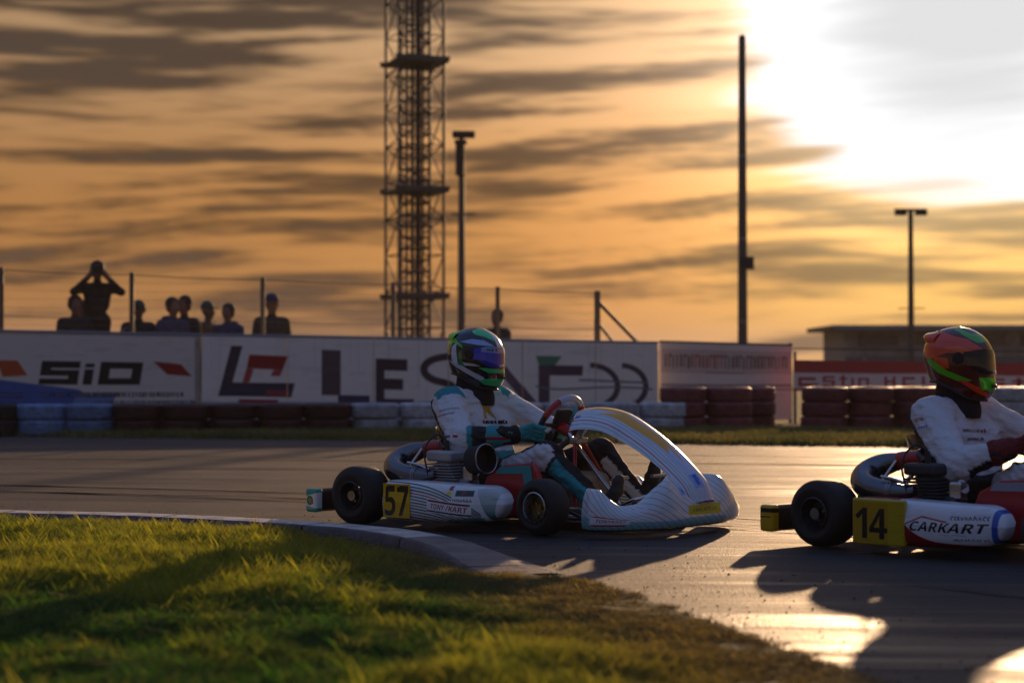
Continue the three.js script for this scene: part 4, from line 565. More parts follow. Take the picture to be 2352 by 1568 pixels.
      grime(g, w, h, r, 80);
    }),
    bumper: canvas(256, 256, (g, w, h) => { g.fillStyle = '#2ba08c'; g.fillRect(0, 0, w, h); g.fillStyle = '#dfe6e4'; g.beginPath(); g.moveTo(0, h * 0.34); g.lineTo(w, h * 0.16); g.lineTo(w, h * 0.82); g.lineTo(0, h * 0.72); g.fill(); g.fillStyle = '#2c7a4a'; g.beginPath(); g.ellipse(w * 0.42, h * 0.5, w * 0.27, h * 0.2, 0, 0, 7); g.fill(); g.fillStyle = '#b08a3a'; g.beginPath(); g.ellipse(w * 0.42, h * 0.48, w * 0.12, h * 0.1, 0, 0, 7); g.fill(); g.fillStyle = '#b04030'; g.fillRect(w * 0.55, h * 0.52, w * 0.16, h * 0.12); }),
  },
  14: {
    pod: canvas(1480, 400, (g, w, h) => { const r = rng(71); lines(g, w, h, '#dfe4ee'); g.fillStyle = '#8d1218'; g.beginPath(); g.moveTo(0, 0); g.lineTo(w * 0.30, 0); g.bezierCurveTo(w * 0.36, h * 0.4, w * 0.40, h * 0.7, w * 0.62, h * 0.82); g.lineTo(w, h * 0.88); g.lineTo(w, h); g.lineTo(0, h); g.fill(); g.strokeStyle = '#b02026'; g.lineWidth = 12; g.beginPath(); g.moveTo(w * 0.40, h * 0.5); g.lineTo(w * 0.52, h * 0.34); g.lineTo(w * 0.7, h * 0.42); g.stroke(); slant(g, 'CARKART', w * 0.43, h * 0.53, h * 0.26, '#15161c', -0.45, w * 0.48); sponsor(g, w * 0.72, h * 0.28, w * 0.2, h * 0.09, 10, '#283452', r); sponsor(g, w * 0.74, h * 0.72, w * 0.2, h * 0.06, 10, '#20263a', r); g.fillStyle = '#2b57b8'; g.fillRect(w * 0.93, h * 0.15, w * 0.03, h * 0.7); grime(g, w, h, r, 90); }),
    plate: canvas(512, 512, (g, w, h) => { const r = rng(72); g.fillStyle = '#b9a61c'; g.fillRect(0, 0, w, h); g.fillStyle = '#b8951a'; g.fillRect(w * 0.04, h * 0.08, w * 0.66, h * 0.86); g.fillStyle = '#0f1114'; g.font = `bold ${h * 0.92}px sans-serif`; for (const [c, x] of [['1', 0.04], ['4', 0.34]]) { g.save(); g.translate(w * x, h * 0.86); const m = g.measureText(c).width; g.scale((w * 0.36) / m, 1); g.fillText(c, 0, 0); g.restore(); } grime(g, w, h, r, 50); }),
    nose: canvas(1024, 256, (g, w, h) => { lines(g, w, h, '#dfe4ee'); g.fillStyle = '#8d1218'; g.fillRect(0, h * 0.6, w, h * 0.4); grime(g, w, h, rng(73), 50); }),
    fairing: canvas(512, 256, (g, w, h) => { lines(g, w, h, '#dfe4ee'); g.fillStyle = '#8d1218'; g.fillRect(0, h * 0.5, w, h * 0.5); grime(g, w, h, rng(74), 40); }),
    bumper: canvas(256, 256, (g, w, h) => { g.fillStyle = '#d6a812'; g.fillRect(0, 0, w, h); g.fillStyle = '#17150e'; g.fillRect(0, h * 0.12, w, h * 0.16); g.fillRect(0, h * 0.42, w * 0.8, h * 0.04); }),
  },
};
const glossy = (map, o = {}) => phys(0xffffff, { map, roughness: 0.30, roughnessMap: rep(smudge, 2), clearcoat: 0.35, clearcoatRoughness: 0.25, ...o });
function makeKart(no, label, pos, turn) {
  const k = thing('racing_kart', label, 'kart', pos, turn), L = LIV[no], first = no === 57;
  const P = (name, geo, mat, l) => mesh(name, geo, mat, k, l);
  const RR = 0.139, FR = 0.126;
  wheel(k, 0, RR, 0.59, RR, 0.155, 1, M.darkRim, M.darkRim, 'wide rear wheel'); wheel(k, 0, RR, -0.59, RR, 0.155, -1, M.darkRim, M.darkRim, 'wide rear wheel');
  const fr = wheel(k, 1.06, FR, 0.55, FR, 0.115, 1, M.bronze, M.alloy), fl = wheel(k, 1.06, FR, -0.55, FR, 0.115, -1, M.bronze, M.alloy);
  fr.rotation.y += -0.10; fl.rotation.y += -0.10;
  // chassis tubes
  const t = [], r1 = 0.015; for (const s of [-1, 1]) { t.push(bend([[-0.12, 0.075, s * 0.30], [0.05, 0.07, s * 0.31], [0.35, 0.062, s * 0.36], [0.7, 0.06, s * 0.33], [0.95, 0.06, s * 0.28], [1.12, 0.062, s * 0.26], [1.32, 0.065, s * 0.2]], r1, 40), bend([[0.35, 0.062, s * 0.36], [0.38, 0.08, s * 0.5], [0.42, 0.09, s * 0.58], [0.6, 0.09, s * 0.6], [0.72, 0.085, s * 0.57], [0.78, 0.065, s * 0.35]], 0.010, 30), rod([1.06, 0.07, s * 0.26], [1.06, 0.12, s * 0.42], 0.014)); }
  t.push(rod([-0.1, 0.075, -0.3], [-0.1, 0.075, 0.3], r1), rod([0.42, 0.06, -0.36], [0.42, 0.06, 0.36], r1), rod([1.0, 0.06, -0.28], [1.0, 0.06, 0.28], r1), rod([1.32, 0.065, -0.2], [1.32, 0.065, 0.2], r1));
  P('chassis_frame', merge(t), first ? M.steel : M.black);
  P('front_bumper_bar', merge([bend([[1.22, 0.065, 0.22], [1.30, 0.13, 0.27], [1.42, 0.17, 0.27], [1.47, 0.175, 0.18], [1.48, 0.175, 0], [1.47, 0.175, -0.18], [1.42, 0.17, -0.27], [1.30, 0.13, -0.27], [1.22, 0.065, -0.22]], 0.0105, 70), bend([[1.2, 0.06, 0.2], [1.45, 0.062, 0.22], [1.55, 0.062, 0], [1.45, 0.062, -0.22], [1.2, 0.06, -0.2]], 0.010, 50)]), M.chrome);
  P('floor_tray', box(1.0, 0.006, 0.56, 0.85, 0.042, 0, 0.002), M.alloy);
  P('rear_axle', rod([0, RR, -0.66], [0, RR, 0.66], 0.024, 0.024, 18), M.steel);
  for (const [z0, z1] of [[0.43, 0.515], [-0.515, -0.43]]) P('wheel_hub', merge([rod([0, RR, z0], [0, RR, z1], 0.034, 0.034, 20), rod([0, RR, z0 + 0.02], [0, RR, z0 + 0.032], 0.042, 0.042, 20), rod([0, RR, z1 - 0.02], [0, RR, z1 - 0.008], 0.042, 0.042, 20)]), M.black);
  for (const z of [0.3, -0.3]) P('axle_bearing', box(0.10, 0.09, 0.03, 0, RR - 0.01, z, 0.01), M.blueAnod);
  P('brake_disc', ring([[0.04, -0.006], [0.098, -0.006], [0.1, 0], [0.098, 0.006], [0.04, 0.006]]).translate(0, RR, -0.12), M.steel); P('brake_caliper', box(0.10, 0.07, 0.09, -0.07, RR + 0.05, -0.12, 0.015), M.red);
  P('sprocket', ring([[0.03, -0.004], [0.105, -0.004], [0.108, 0], [0.105, 0.004], [0.03, 0.004]], 60).translate(0, RR, 0.22), first ? M.alloy : M.red); P('chain_guard', merge([bend([[-0.11, RR, 0.22], [-0.06, RR + 0.1, 0.22], [0.05, RR + 0.12, 0.22], [0.2, RR + 0.08, 0.24], [0.33, RR + 0.06, 0.26]], 0.018, 30)]), M.black);
  // rear bumper across the kart with printed end caps
  const rb = P('rear_bumper', merge([box(0.075, 0.112, 1.34, -0.235, 0.108, 0, 0.02), box(0.05, 0.06, 0.3, -0.20, 0.11, 0.32, 0.01), box(0.05, 0.06, 0.3, -0.20, 0.11, -0.32, 0.01)]), std(lin(0.03, 0.018, 0.016), { roughness: 0.45 }));
  for (const s of [-1, 1]) { const c = box(0.076, 0.114, 0.05, -0.2352, 0.108, s * 0.668, 0.014), uv = c.attributes.uv, p = c.attributes.position; for (let i = 0; i < uv.count; i++) uv.setXY(i, s > 0 ? (p.getX(i) + 0.275) / 0.08 : 1 - (p.getX(i) + 0.275) / 0.08, (p.getY(i) - 0.05) / 0.115); mesh('end_cap', c, glossy(L.bumper), rb); mesh('bumper_strut', rod([-0.21, 0.09, s * 0.3], [-0.1, 0.075, s * 0.3], 0.012), M.steel, rb); }
  // side pods, plates
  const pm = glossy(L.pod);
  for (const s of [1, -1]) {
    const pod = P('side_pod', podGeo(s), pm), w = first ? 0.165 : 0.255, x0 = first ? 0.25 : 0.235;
    const pl = box(w, first ? 0.158 : 0.186, first ? 0.004 : 0.03, x0 + w / 2, first ? 0.131 : 0.128, s * (first ? 0.7095 : 0.700), first ? 0.0015 : 0.010), uv = pl.attributes.uv, p = pl.attributes.position;
    for (let i = 0; i < uv.count; i++) uv.setXY(i, s > 0 ? (p.getX(i) - x0) / w : 1 - (p.getX(i) - x0) / w, first ? (p.getY(i) - 0.052) / 0.158 : (p.getY(i) - 0.035) / 0.186);
    mesh('number_plate', pl, glossy(L.plate), pod, first ? 'yellow plate with the number 57' : 'yellow plate with the number 14');
  }
  P('nose_cone', noseGeo(), glossy(L.nose)); P('front_fairing', fairingGeo(), glossy(L.fairing));
  // seat
  P('seat', grid(40, 26, (u, v) => { const a = (u - 0.5) * 2 * 2.15, back = 0.5 + 0.5 * Math.cos(a), rim = 0.13 + 0.31 * smoothstep(back, 0.2, 0.95), y = 0.055 + v * (rim - 0.04), wid = 0.165 + 0.035 * v, sh = smoothstep(v, 0, 0.25); return [0.33 - Math.cos(a) * (0.19 * lerp(0.15, 1, sh)) - 0.10 * v * back - 0.02, y, Math.sin(a) * wid * lerp(0.2, 1, sh)]; }), M.carbon);
  for (const s of [-1, 1]) P('seat_stay', rod([0.02, 0.1, s * 0.28], [0.17, 0.3, s * 0.2], 0.010), M.chrome);
  // steering
  const C = [0.745, 0.468, 0], u = [0.45, 0.893], tor = [];
  const wheelPt = (ph, rad = 0.152) => { const c = Math.cos(ph), s = Math.sin(ph); return [C[0] + rad * s * u[0], C[1] + rad * s * u[1], rad * c]; };
  const tq = []; for (let i = 0; i < 40; i++) { const ph = (i / 40) * 2 * Math.PI; const q = Math.sin(ph) < -0.6 ? 0.93 : 1; tq.push(wheelPt(ph, 0.152 * q)); }
  const sw = P('steering_wheel', bend(tq, 0.0145, 120, true, 12), M.black);
  const arc = (a, b, r) => bend(Array.from({ length: 14 }, (_, i) => wheelPt(lerp(a, b, i / 13))), r, 40, false, 12);
  mesh('red_grip', arc(0.35, 1.0, 0.0165), M.red, sw); mesh('red_grip', arc(2.3, 2.75, 0.0165), M.red, sw); mesh('top_wrap', arc(1.02, 2.28, 0.0162), phys(lin(0.45, 0.48, 0.60), { roughness: 0.35, clearcoat: 0.5 }), sw);
  for (const a of [0.1, Math.PI - 0.1, -Math.PI / 2]) mesh('spoke', rod(C, wheelPt(a, 0.142), 0.013, 0.010, 10), M.black, sw);
  mesh('lap_timer', box(0.03, 0.075, 0.11, C[0] + 0.02, C[1] + 0.045, 0, 0.012, [0, 0, -0.45]), M.matte, sw); mesh('wheel_boss', rod([C[0], C[1], 0], [C[0] + 0.06, C[1] - 0.03, 0], 0.03, 0.026, 18), M.red, sw);
  P('steering_column', rod([C[0] + 0.04, C[1] - 0.02, 0], [1.12, 0.085, 0], 0.011, 0.011, 14), M.chrome);
  P('column_support', merge([rod([0.98, 0.06, 0.2], [0.86, 0.40, 0.03], 0.010), rod([0.98, 0.06, -0.2], [0.86, 0.40, -0.03], 0.010)]), M.red);
  P('fairing_bracket', merge([rod([0.86, 0.40, 0], [0.93, 0.52, 0.05], 0.008), rod([0.86, 0.40, 0], [0.93, 0.52, -0.05], 0.008), box(0.05, 0.03, 0.09, 0.86, 0.40, 0, 0.008)]), M.alloy);
  for (const s of [-1, 1]) { P('tie_rod', rod([1.10, 0.09, s * 0.03], [1.09, 0.115, s * 0.44], 0.006), M.chrome); P('stub_axle', merge([rod([1.06, FR, s * 0.41], [1.06, FR, s * 0.56], 0.0125), rod([1.06, 0.075, s * 0.42], [1.06, 0.18, s * 0.42], 0.012)]), M.steel); }
  P('fuel_tank', box(0.20, 0.20, 0.24, 0.88, 0.155, 0, 0.05), M.plasticTank);
  for (const s of [-1, 1]) P('pedal', merge([bend([[1.14, 0.06, s * 0.20], [1.17, 0.14, s * 0.19], [1.21, 0.24, s * 0.17]], 0.008, 16), rod([1.21, 0.24, s * 0.10], [1.21, 0.24, s * 0.22], 0.010), rod([1.14, 0.06, s * 0.24], [1.14, 0.06, s * 0.14], 0.009)]), M.alloy);
  // engine on the right of the seat
  const alloyE = first ? M.castAlloy : std(lin(0.06, 0.06, 0.065), { metalness: 0.5, roughness: 0.55 });
  const eng = P('engine', merge([box(0.20, 0.13, 0.15, 0.44, 0.145, 0.43, 0.03), rod([0.44, 0.145, 0.34], [0.44, 0.145, 0.53], 0.072, 0.072, 28), box(0.10, 0.06, 0.10, 0.52, 0.20, 0.43, 0.02)]), alloyE);
  for (let i = 0; i < 6; i++) mesh('cooling_fin', box(0.165 - 0.004 * i, 0.007, 0.15, 0.435 - 0.006 * i, 0.225 + i * 0.0135, 0.43, 0.003), alloyE, eng);
  mesh('cylinder', rod([0.44, 0.2, 0.43], [0.405, 0.32, 0.43], 0.052, 0.050, 24), alloyE, eng); mesh('cylinder_head', box(0.155, 0.05, 0.145, 0.405, 0.332, 0.43, 0.016), first ? std(lin(0.42, 0.42, 0.44), { metalness: 0.5, roughness: 0.5 }) : alloyE, eng); mesh('spark_plug_cap', rod([0.405, 0.35, 0.43], [0.40, 0.405, 0.43], 0.013, 0.011, 12), M.black, eng);
  mesh('side_cover', merge([rod([0.44, 0.145, 0.53], [0.44, 0.145, 0.545], 0.062, 0.055, 24), ...[0, 1, 2, 3, 4].map((i) => rod([0.44 + 0.05 * Math.cos(i * 1.257), 0.145 + 0.05 * Math.sin(i * 1.257), 0.54], [0.44 + 0.05 * Math.cos(i * 1.257), 0.145 + 0.05 * Math.sin(i * 1.257), 0.55], 0.005, 0.005, 6))]), M.alloy, eng);
  mesh('fuel_hose', bend([[0.54, 0.20, 0.50], [0.60, 0.17, 0.52], [0.66, 0.18, 0.45], [0.8, 0.16, 0.2]], 0.006, 30), M.blueAnod, eng); mesh('ignition_lead', bend([[0.40, 0.405, 0.43], [0.36, 0.43, 0.46], [0.34, 0.36, 0.52], [0.37, 0.24, 0.53]], 0.0045, 30), M.black, eng);
  mesh('carburettor', merge([rod([0.52, 0.24, 0.43], [0.58, 0.27, 0.44], 0.03, 0.03, 18), box(0.06, 0.075, 0.06, 0.555, 0.25, 0.44, 0.012)]), M.alloy, eng);
  // exhaust: a fat chamber that loops round behind the engine, then a red sleeve over the silencer
  const ex = P('exhaust_chamber', vtube([[0.39, 0.245, 0.50, 0.022], [0.33, 0.235, 0.515, 0.036], [0.25, 0.238, 0.52, 0.047], [0.16, 0.25, 0.505, 0.052], [0.095, 0.275, 0.455, 0.054], [0.075, 0.305, 0.39, 0.053], [0.11, 0.335, 0.335, 0.048], [0.18, 0.352, 0.315, 0.036], [0.25, 0.358, 0.31, 0.024]], 70, 22), std(lin(0.16, 0.17, 0.19), { metalness: 0.9, roughness: 0.33, roughnessMap: rep(smudge, 1) }));
  mesh('red_sleeve', vtube([[0.18, 0.356, 0.32, 0.036], [0.22, 0.362, 0.315, 0.036], [0.34, 0.37, 0.30, 0.033], [0.38, 0.37, 0.30, 0.02]], 24, 18), M.red, ex); mesh('exhaust_spring', bend([[0.37, 0.27, 0.52], [0.31, 0.29, 0.53], [0.25, 0.30, 0.54]], 0.006, 16), M.chrome, ex); mesh('chamber_stay', rod([0.16, 0.2, 0.5], [0.24, 0.36, 0.42], 0.008), M.chrome, ex);
  for (const x of [0.285, 0.30]) mesh('weld_ring', ring([[0.044, -0.003], [0.0475, 0], [0.044, 0.003]]).rotateY(Math.PI / 2).translate(x, 0.2365, 0.518), M.steel, ex);
  // air box: a round open drum, and its rubber trunk
  const ax = V(0.97, 0.10, 0.12).normalize(), ac = [0.635, 0.322, 0.455], e0 = [ac[0] - ax.x * 0.055, ac[1] - ax.y * 0.055, ac[2] - ax.z * 0.055], e1 = [ac[0] + ax.x * 0.03, ac[1] + ax.y * 0.03, ac[2] + ax.z * 0.03];
  const ab = first && P('air_box', merge([rod(e0, e1, 0.064, 0.068, 36, true), rod(e0, [e0[0] - ax.x * 0.004, e0[1] - ax.y * 0.004, e0[2] - ax.z * 0.004], 0.064, 0.064, 36), rod(ac.map((v, i) => v - [ax.x, ax.y, ax.z][i] * 0.03), ac.map((v, i) => v - [ax.x, ax.y, ax.z][i] * 0.026), 0.06, 0.06, 30)]), M.matte);
  if (first) mesh('rim_ring', new THREE.TorusGeometry(0.068, 0.0042, 10, 48).applyQuaternion(new THREE.Quaternion().setFromUnitVectors(V(0, 0, 1), ax)).translate(...e1), M.steel, ab);
  if (first) mesh('air_trunk', vtube([[0.57, 0.265, 0.44, 0.024], [0.55, 0.30, 0.41, 0.03], [0.55, 0.315, 0.38, 0.034]], 12, 16), M.matte, ab);
  P('radiator', merge([box(0.05, 0.22, 0.18, 0.42, 0.22, -0.46, 0.01, [0, 0, 0.3])]), M.castAlloy); P('coolant_hose', bend([[0.42, 0.3, -0.4], [0.36, 0.38, -0.3], [0.30, 0.40, 0.30], [0.38, 0.36, 0.42]], 0.012, 50), M.black);
  // red side panel ahead of the pod
  const sh = new THREE.Shape(); [[0.632, 0.20], [0.655, 0.245], [0.75, 0.292], [0.905, 0.305], [0.93, 0.27], [0.965, 0.155], [0.93, 0.085], [0.70, 0.062], [0.64, 0.12]].forEach(([x, y], i) => (i ? sh.lineTo(x, y) : sh.moveTo(x, y)));
  const spn = P('red_side_panel', new THREE.ExtrudeGeometry(sh, { depth: 0.02, bevelEnabled: true, bevelThickness: 0.008, bevelSize: 0.008, bevelSegments: 3 }).translate(0, 0, 0.405), M.red, 'red plastic panel between side pod and front wheel');
  const st = new THREE.Shape(); [[0.70, 0.258], [0.725, 0.29], [0.905, 0.302], [0.918, 0.21], [0.868, 0.21], [0.86, 0.262]].forEach(([x, y], i) => (i ? st.lineTo(x, y) : st.moveTo(x, y)));
  mesh('corner_sticker', new THREE.ExtrudeGeometry(st, { depth: 0.002, bevelEnabled: false }).translate(0, 0, 0.4345), first ? M.teal : std(lin(0.3, 0.32, 0.4)), spn);
  for (const [x, y] of [[0.70, 0.20], [0.80, 0.15], [0.9, 0.11]]) mesh('panel_screw', rod([x, y, 0.433], [x, y, 0.437], 0.006, 0.005, 10), M.steel, spn);
  return { wheelPt, C, u };
}

// ------------------------------------------------------------------ drivers
const fabric = new THREE.MeshPhysicalMaterial({ color: 0xffffff, vertexColors: true, roughness: 0.78, sheen: 0.15, sheenRoughness: 0.6, bumpMap: rep(folds, 2.2, 3.2), bumpScale: 0.0045, side: THREE.DoubleSide });
function hand(R, T, wrist, rad = 0.0145) {                // five fingers closed round a rim that runs along T
  const r0 = V(...R), t = V(...T).normalize(), w = V(...wrist), n = w.clone().sub(r0); n.addScaledVector(t, -n.dot(t)).normalize();
  let m = V().crossVectors(t, n); if (m.x < 0) m.negate();
  const pt = (a, rr, off) => r0.clone().addScaledVector(n, Math.cos(a) * rr).addScaledVector(m, Math.sin(a) * rr).addScaledVector(t, off), B = [], add = (a, b, ra, rb, k = 0) => B.push([a.x, a.y, a.z, b.x, b.y, b.z, ra, rb, k]);
  const knuck = [];
  for (let f = 0; f < 4; f++) {
    const off = (f - 1.5) * 0.0205, len = [0.92, 1.05, 1, 0.82][f], fr = [0.0105, 0.011, 0.0108, 0.0095][f], rr = rad + fr + 0.001, kn = r0.clone().addScaledVector(n, 0.034).addScaledVector(m, 0.022).addScaledVector(t, off * 1.05);
    knuck.push(kn); let p = kn; for (const a of [1.45, 2.45, 3.6]) { const q = pt(a * len, rr, off); add(p, q, fr, fr * 0.95, 1 + f); p = q; }
  }
  const palmB = w.clone().lerp(r0, 0.25);
  knuck.forEach((kn, f) => add(palmB.clone().addScaledVector(t, (f - 1.5) * 0.013), kn, 0.0165, 0.0145));
  add(w, palmB, 0.030, 0.027); add(palmB, r0.clone().addScaledVector(n, 0.036), 0.021, 0.017);
  const th0 = palmB.clone().addScaledVector(t, -0.028).addScaledVector(m, -0.006), th1 = pt(-0.55, rad + 0.02, -0.034), th2 = pt(-1.6, rad + 0.0125, -0.03), th3 = pt(-2.5, rad + 0.0115, -0.024);
  add(th0, th1, 0.0165, 0.013, 6); add(th1, th2, 0.013, 0.0115, 6); add(th2, th3, 0.0115, 0.0095, 6);
  return B;
}
function helmetShape(ps, v, grow = 0) {                  // ps: turn from the front (radians), v: 0 at the lower edge, 1 at the top
  const c = Math.cos(ps), s = Math.sin(ps), f = (1 + c) / 2, hb = lerp(-0.088, -0.152, smoothstep(f, 0.15, 0.95)), h = lerp(hb, 0.138, v);
  const Fr = tableAt([[-0.16, 0.105], [-0.15, 0.122], [-0.135, 0.137], [-0.11, 0.150], [-0.08, 0.153], [-0.05, 0.146], [0, 0.140], [0.03, 0.136], [0.06, 0.127], [0.085, 0.112], [0.105, 0.092], [0.122, 0.064], [0.132, 0.038], [0.138, 0.0]], h);
  const Bk = tableAt([[-0.16, 0.09], [-0.11, 0.098], [-0.085, 0.106], [-0.05, 0.121], [0, 0.137], [0.03, 0.139], [0.06, 0.134], [0.085, 0.121], [0.105, 0.101], [0.122, 0.072], [0.132, 0.043], [0.138, 0.0]], h);
  const W = tableAt([[-0.16, 0.07], [-0.145, 0.085], [-0.11, 0.102], [-0.07, 0.112], [-0.02, 0.118], [0.02, 0.118], [0.05, 0.113], [0.08, 0.100], [0.105, 0.080], [0.122, 0.056], [0.132, 0.034], [0.138, 0.0]], h);
  const chin = h < -0.03 && c > 0 ? 1 - 0.10 * c * c * Math.abs(s) * smoothstep(-h, 0.03, 0.1) : 1, d = c > 0 ? Fr : Bk, e = (d * W) / Math.max(1e-5, (Math.abs(W * c) ** 2.15 + Math.abs(d * s) ** 2.15) ** (1 / 2.15)) * chin + grow;
  return [e * c, h + grow * smoothstep(h, 0.06, 0.138), e * s];
}
const HEL = {
  57: canvas(2048, 1024, (g, w, h) => {
    const X = (d) => (d / 360 + 0.5) * w, Y = (y) => h - clamp((y + 0.15) / 0.288, 0, 1) * h, poly = (c, ...p) => { for (const s of [1, -1]) { g.fillStyle = c; g.beginPath(); p.forEach(([a, y], i) => (i ? g.lineTo(X(a * s), Y(y)) : g.moveTo(X(a * s), Y(y)))); g.fill(); } };
    g.fillStyle = '#111016'; g.fillRect(0, 0, w, h);
    poly('#e8eaee', [0, 0.145], [16, 0.145], [14, 0.05], [0, 0.046]); poly('#35d87a', [14, 0.128], [60, 0.133], [85, 0.118], [70, 0.104], [40, 0.094], [16, 0.075]); poly('#7af05a', [66, 0.128], [88, 0.12], [72, 0.108]);
    poly('#9fbcf4', [20, 0.052], [60, 0.055], [92, 0.062], [112, 0.066], [76, 0.082], [46, 0.078]); poly('#2a3c8a', [95, 0.128], [150, 0.12], [120, 0.1]); poly('#8aa6e6', [124, 0.105], [150, 0.112], [140, 0.095]);
    poly('#6aee22', [128, 0.07], [160, 0.105], [180, 0.1], [180, 0.055], [140, 0.02]); poly('#54c81e', [100, 0.05], [135, 0.085], [140, 0.07], [96, 0.035]); poly('#d3dcf2', [118, 0.06], [130, 0.04], [128, -0.04], [106, -0.055], [112, 0.0]); poly('#1c8a4e', [100, 0.03], [108, 0.01], [104, -0.055], [84, -0.065], [96, -0.03]);
    poly('#1a2458', [140, 0.05], [180, 0.05], [180, -0.02], [146, -0.01]); poly('#c4c6da', [150, -0.02], [120, -0.05], [60, -0.105], [36, -0.118], [44, -0.095], [80, -0.062], [96, -0.048]); poly('#4b4a58', [120, -0.06], [70, -0.11], [64, -0.118], [110, -0.075]);
    poly('#2cc878', [0, -0.07], [34, -0.075], [58, -0.052], [40, -0.052], [0, -0.055]); poly('#2cc878', [0, -0.098], [30, -0.10], [54, -0.112], [40, -0.13], [0, -0.14]); poly('#c8c8d4', [52, -0.045], [90, -0.045], [96, -0.03], [66, -0.035]);
    poly('#6d2b4a', [0, -0.088], [32, -0.09], [30, -0.098], [0, -0.096]); grime(g, w, h, rng(81), 60);
  }),
  14: canvas(2048, 1024, (g, w, h) => {
    const X = (d) => (d / 360 + 0.5) * w, Y = (y) => h - clamp((y + 0.15) / 0.288, 0, 1) * h, poly = (c, ...p) => { for (const s of [1, -1]) { g.fillStyle = c; g.beginPath(); p.forEach(([a, y], i) => (i ? g.lineTo(X(a * s), Y(y)) : g.moveTo(X(a * s), Y(y)))); g.fill(); } };
    g.fillStyle = '#5e2010'; g.fillRect(0, 0, w, h);
    poly('#f04a14', [30, 0.05], [60, 0.088], [130, 0.112], [170, 0.08], [165, 0.02], [140, 0.0], [100, 0.03], [60, 0.03]); poly('#ff6a1c', [48, 0.04], [80, 0.06], [110, 0.05], [70, 0.032]); poly('#55bb24', [0, 0.085], [40, 0.075], [80, 0.115], [120, 0.132], [90, 0.138], [40, 0.11], [0, 0.11]);
    poly('#e64a1c', [100, 0.01], [130, 0.01], [120, -0.04], [95, -0.03]); poly('#5fc026', [150, 0.0], [120, -0.05], [70, -0.085], [50, -0.075], [100, -0.04], [135, 0.005]); poly('#ee4a18', [80, -0.075], [40, -0.12], [0, -0.15], [20, -0.12], [60, -0.078]); poly('#48e81e', [0, -0.06], [40, -0.062], [30, -0.11], [0, -0.115]); poly('#dad6d0', [0, 0.145], [12, 0.145], [14, 0.11], [0, 0.1]); grime(g, w, h, rng(82), 60);
  }),
};
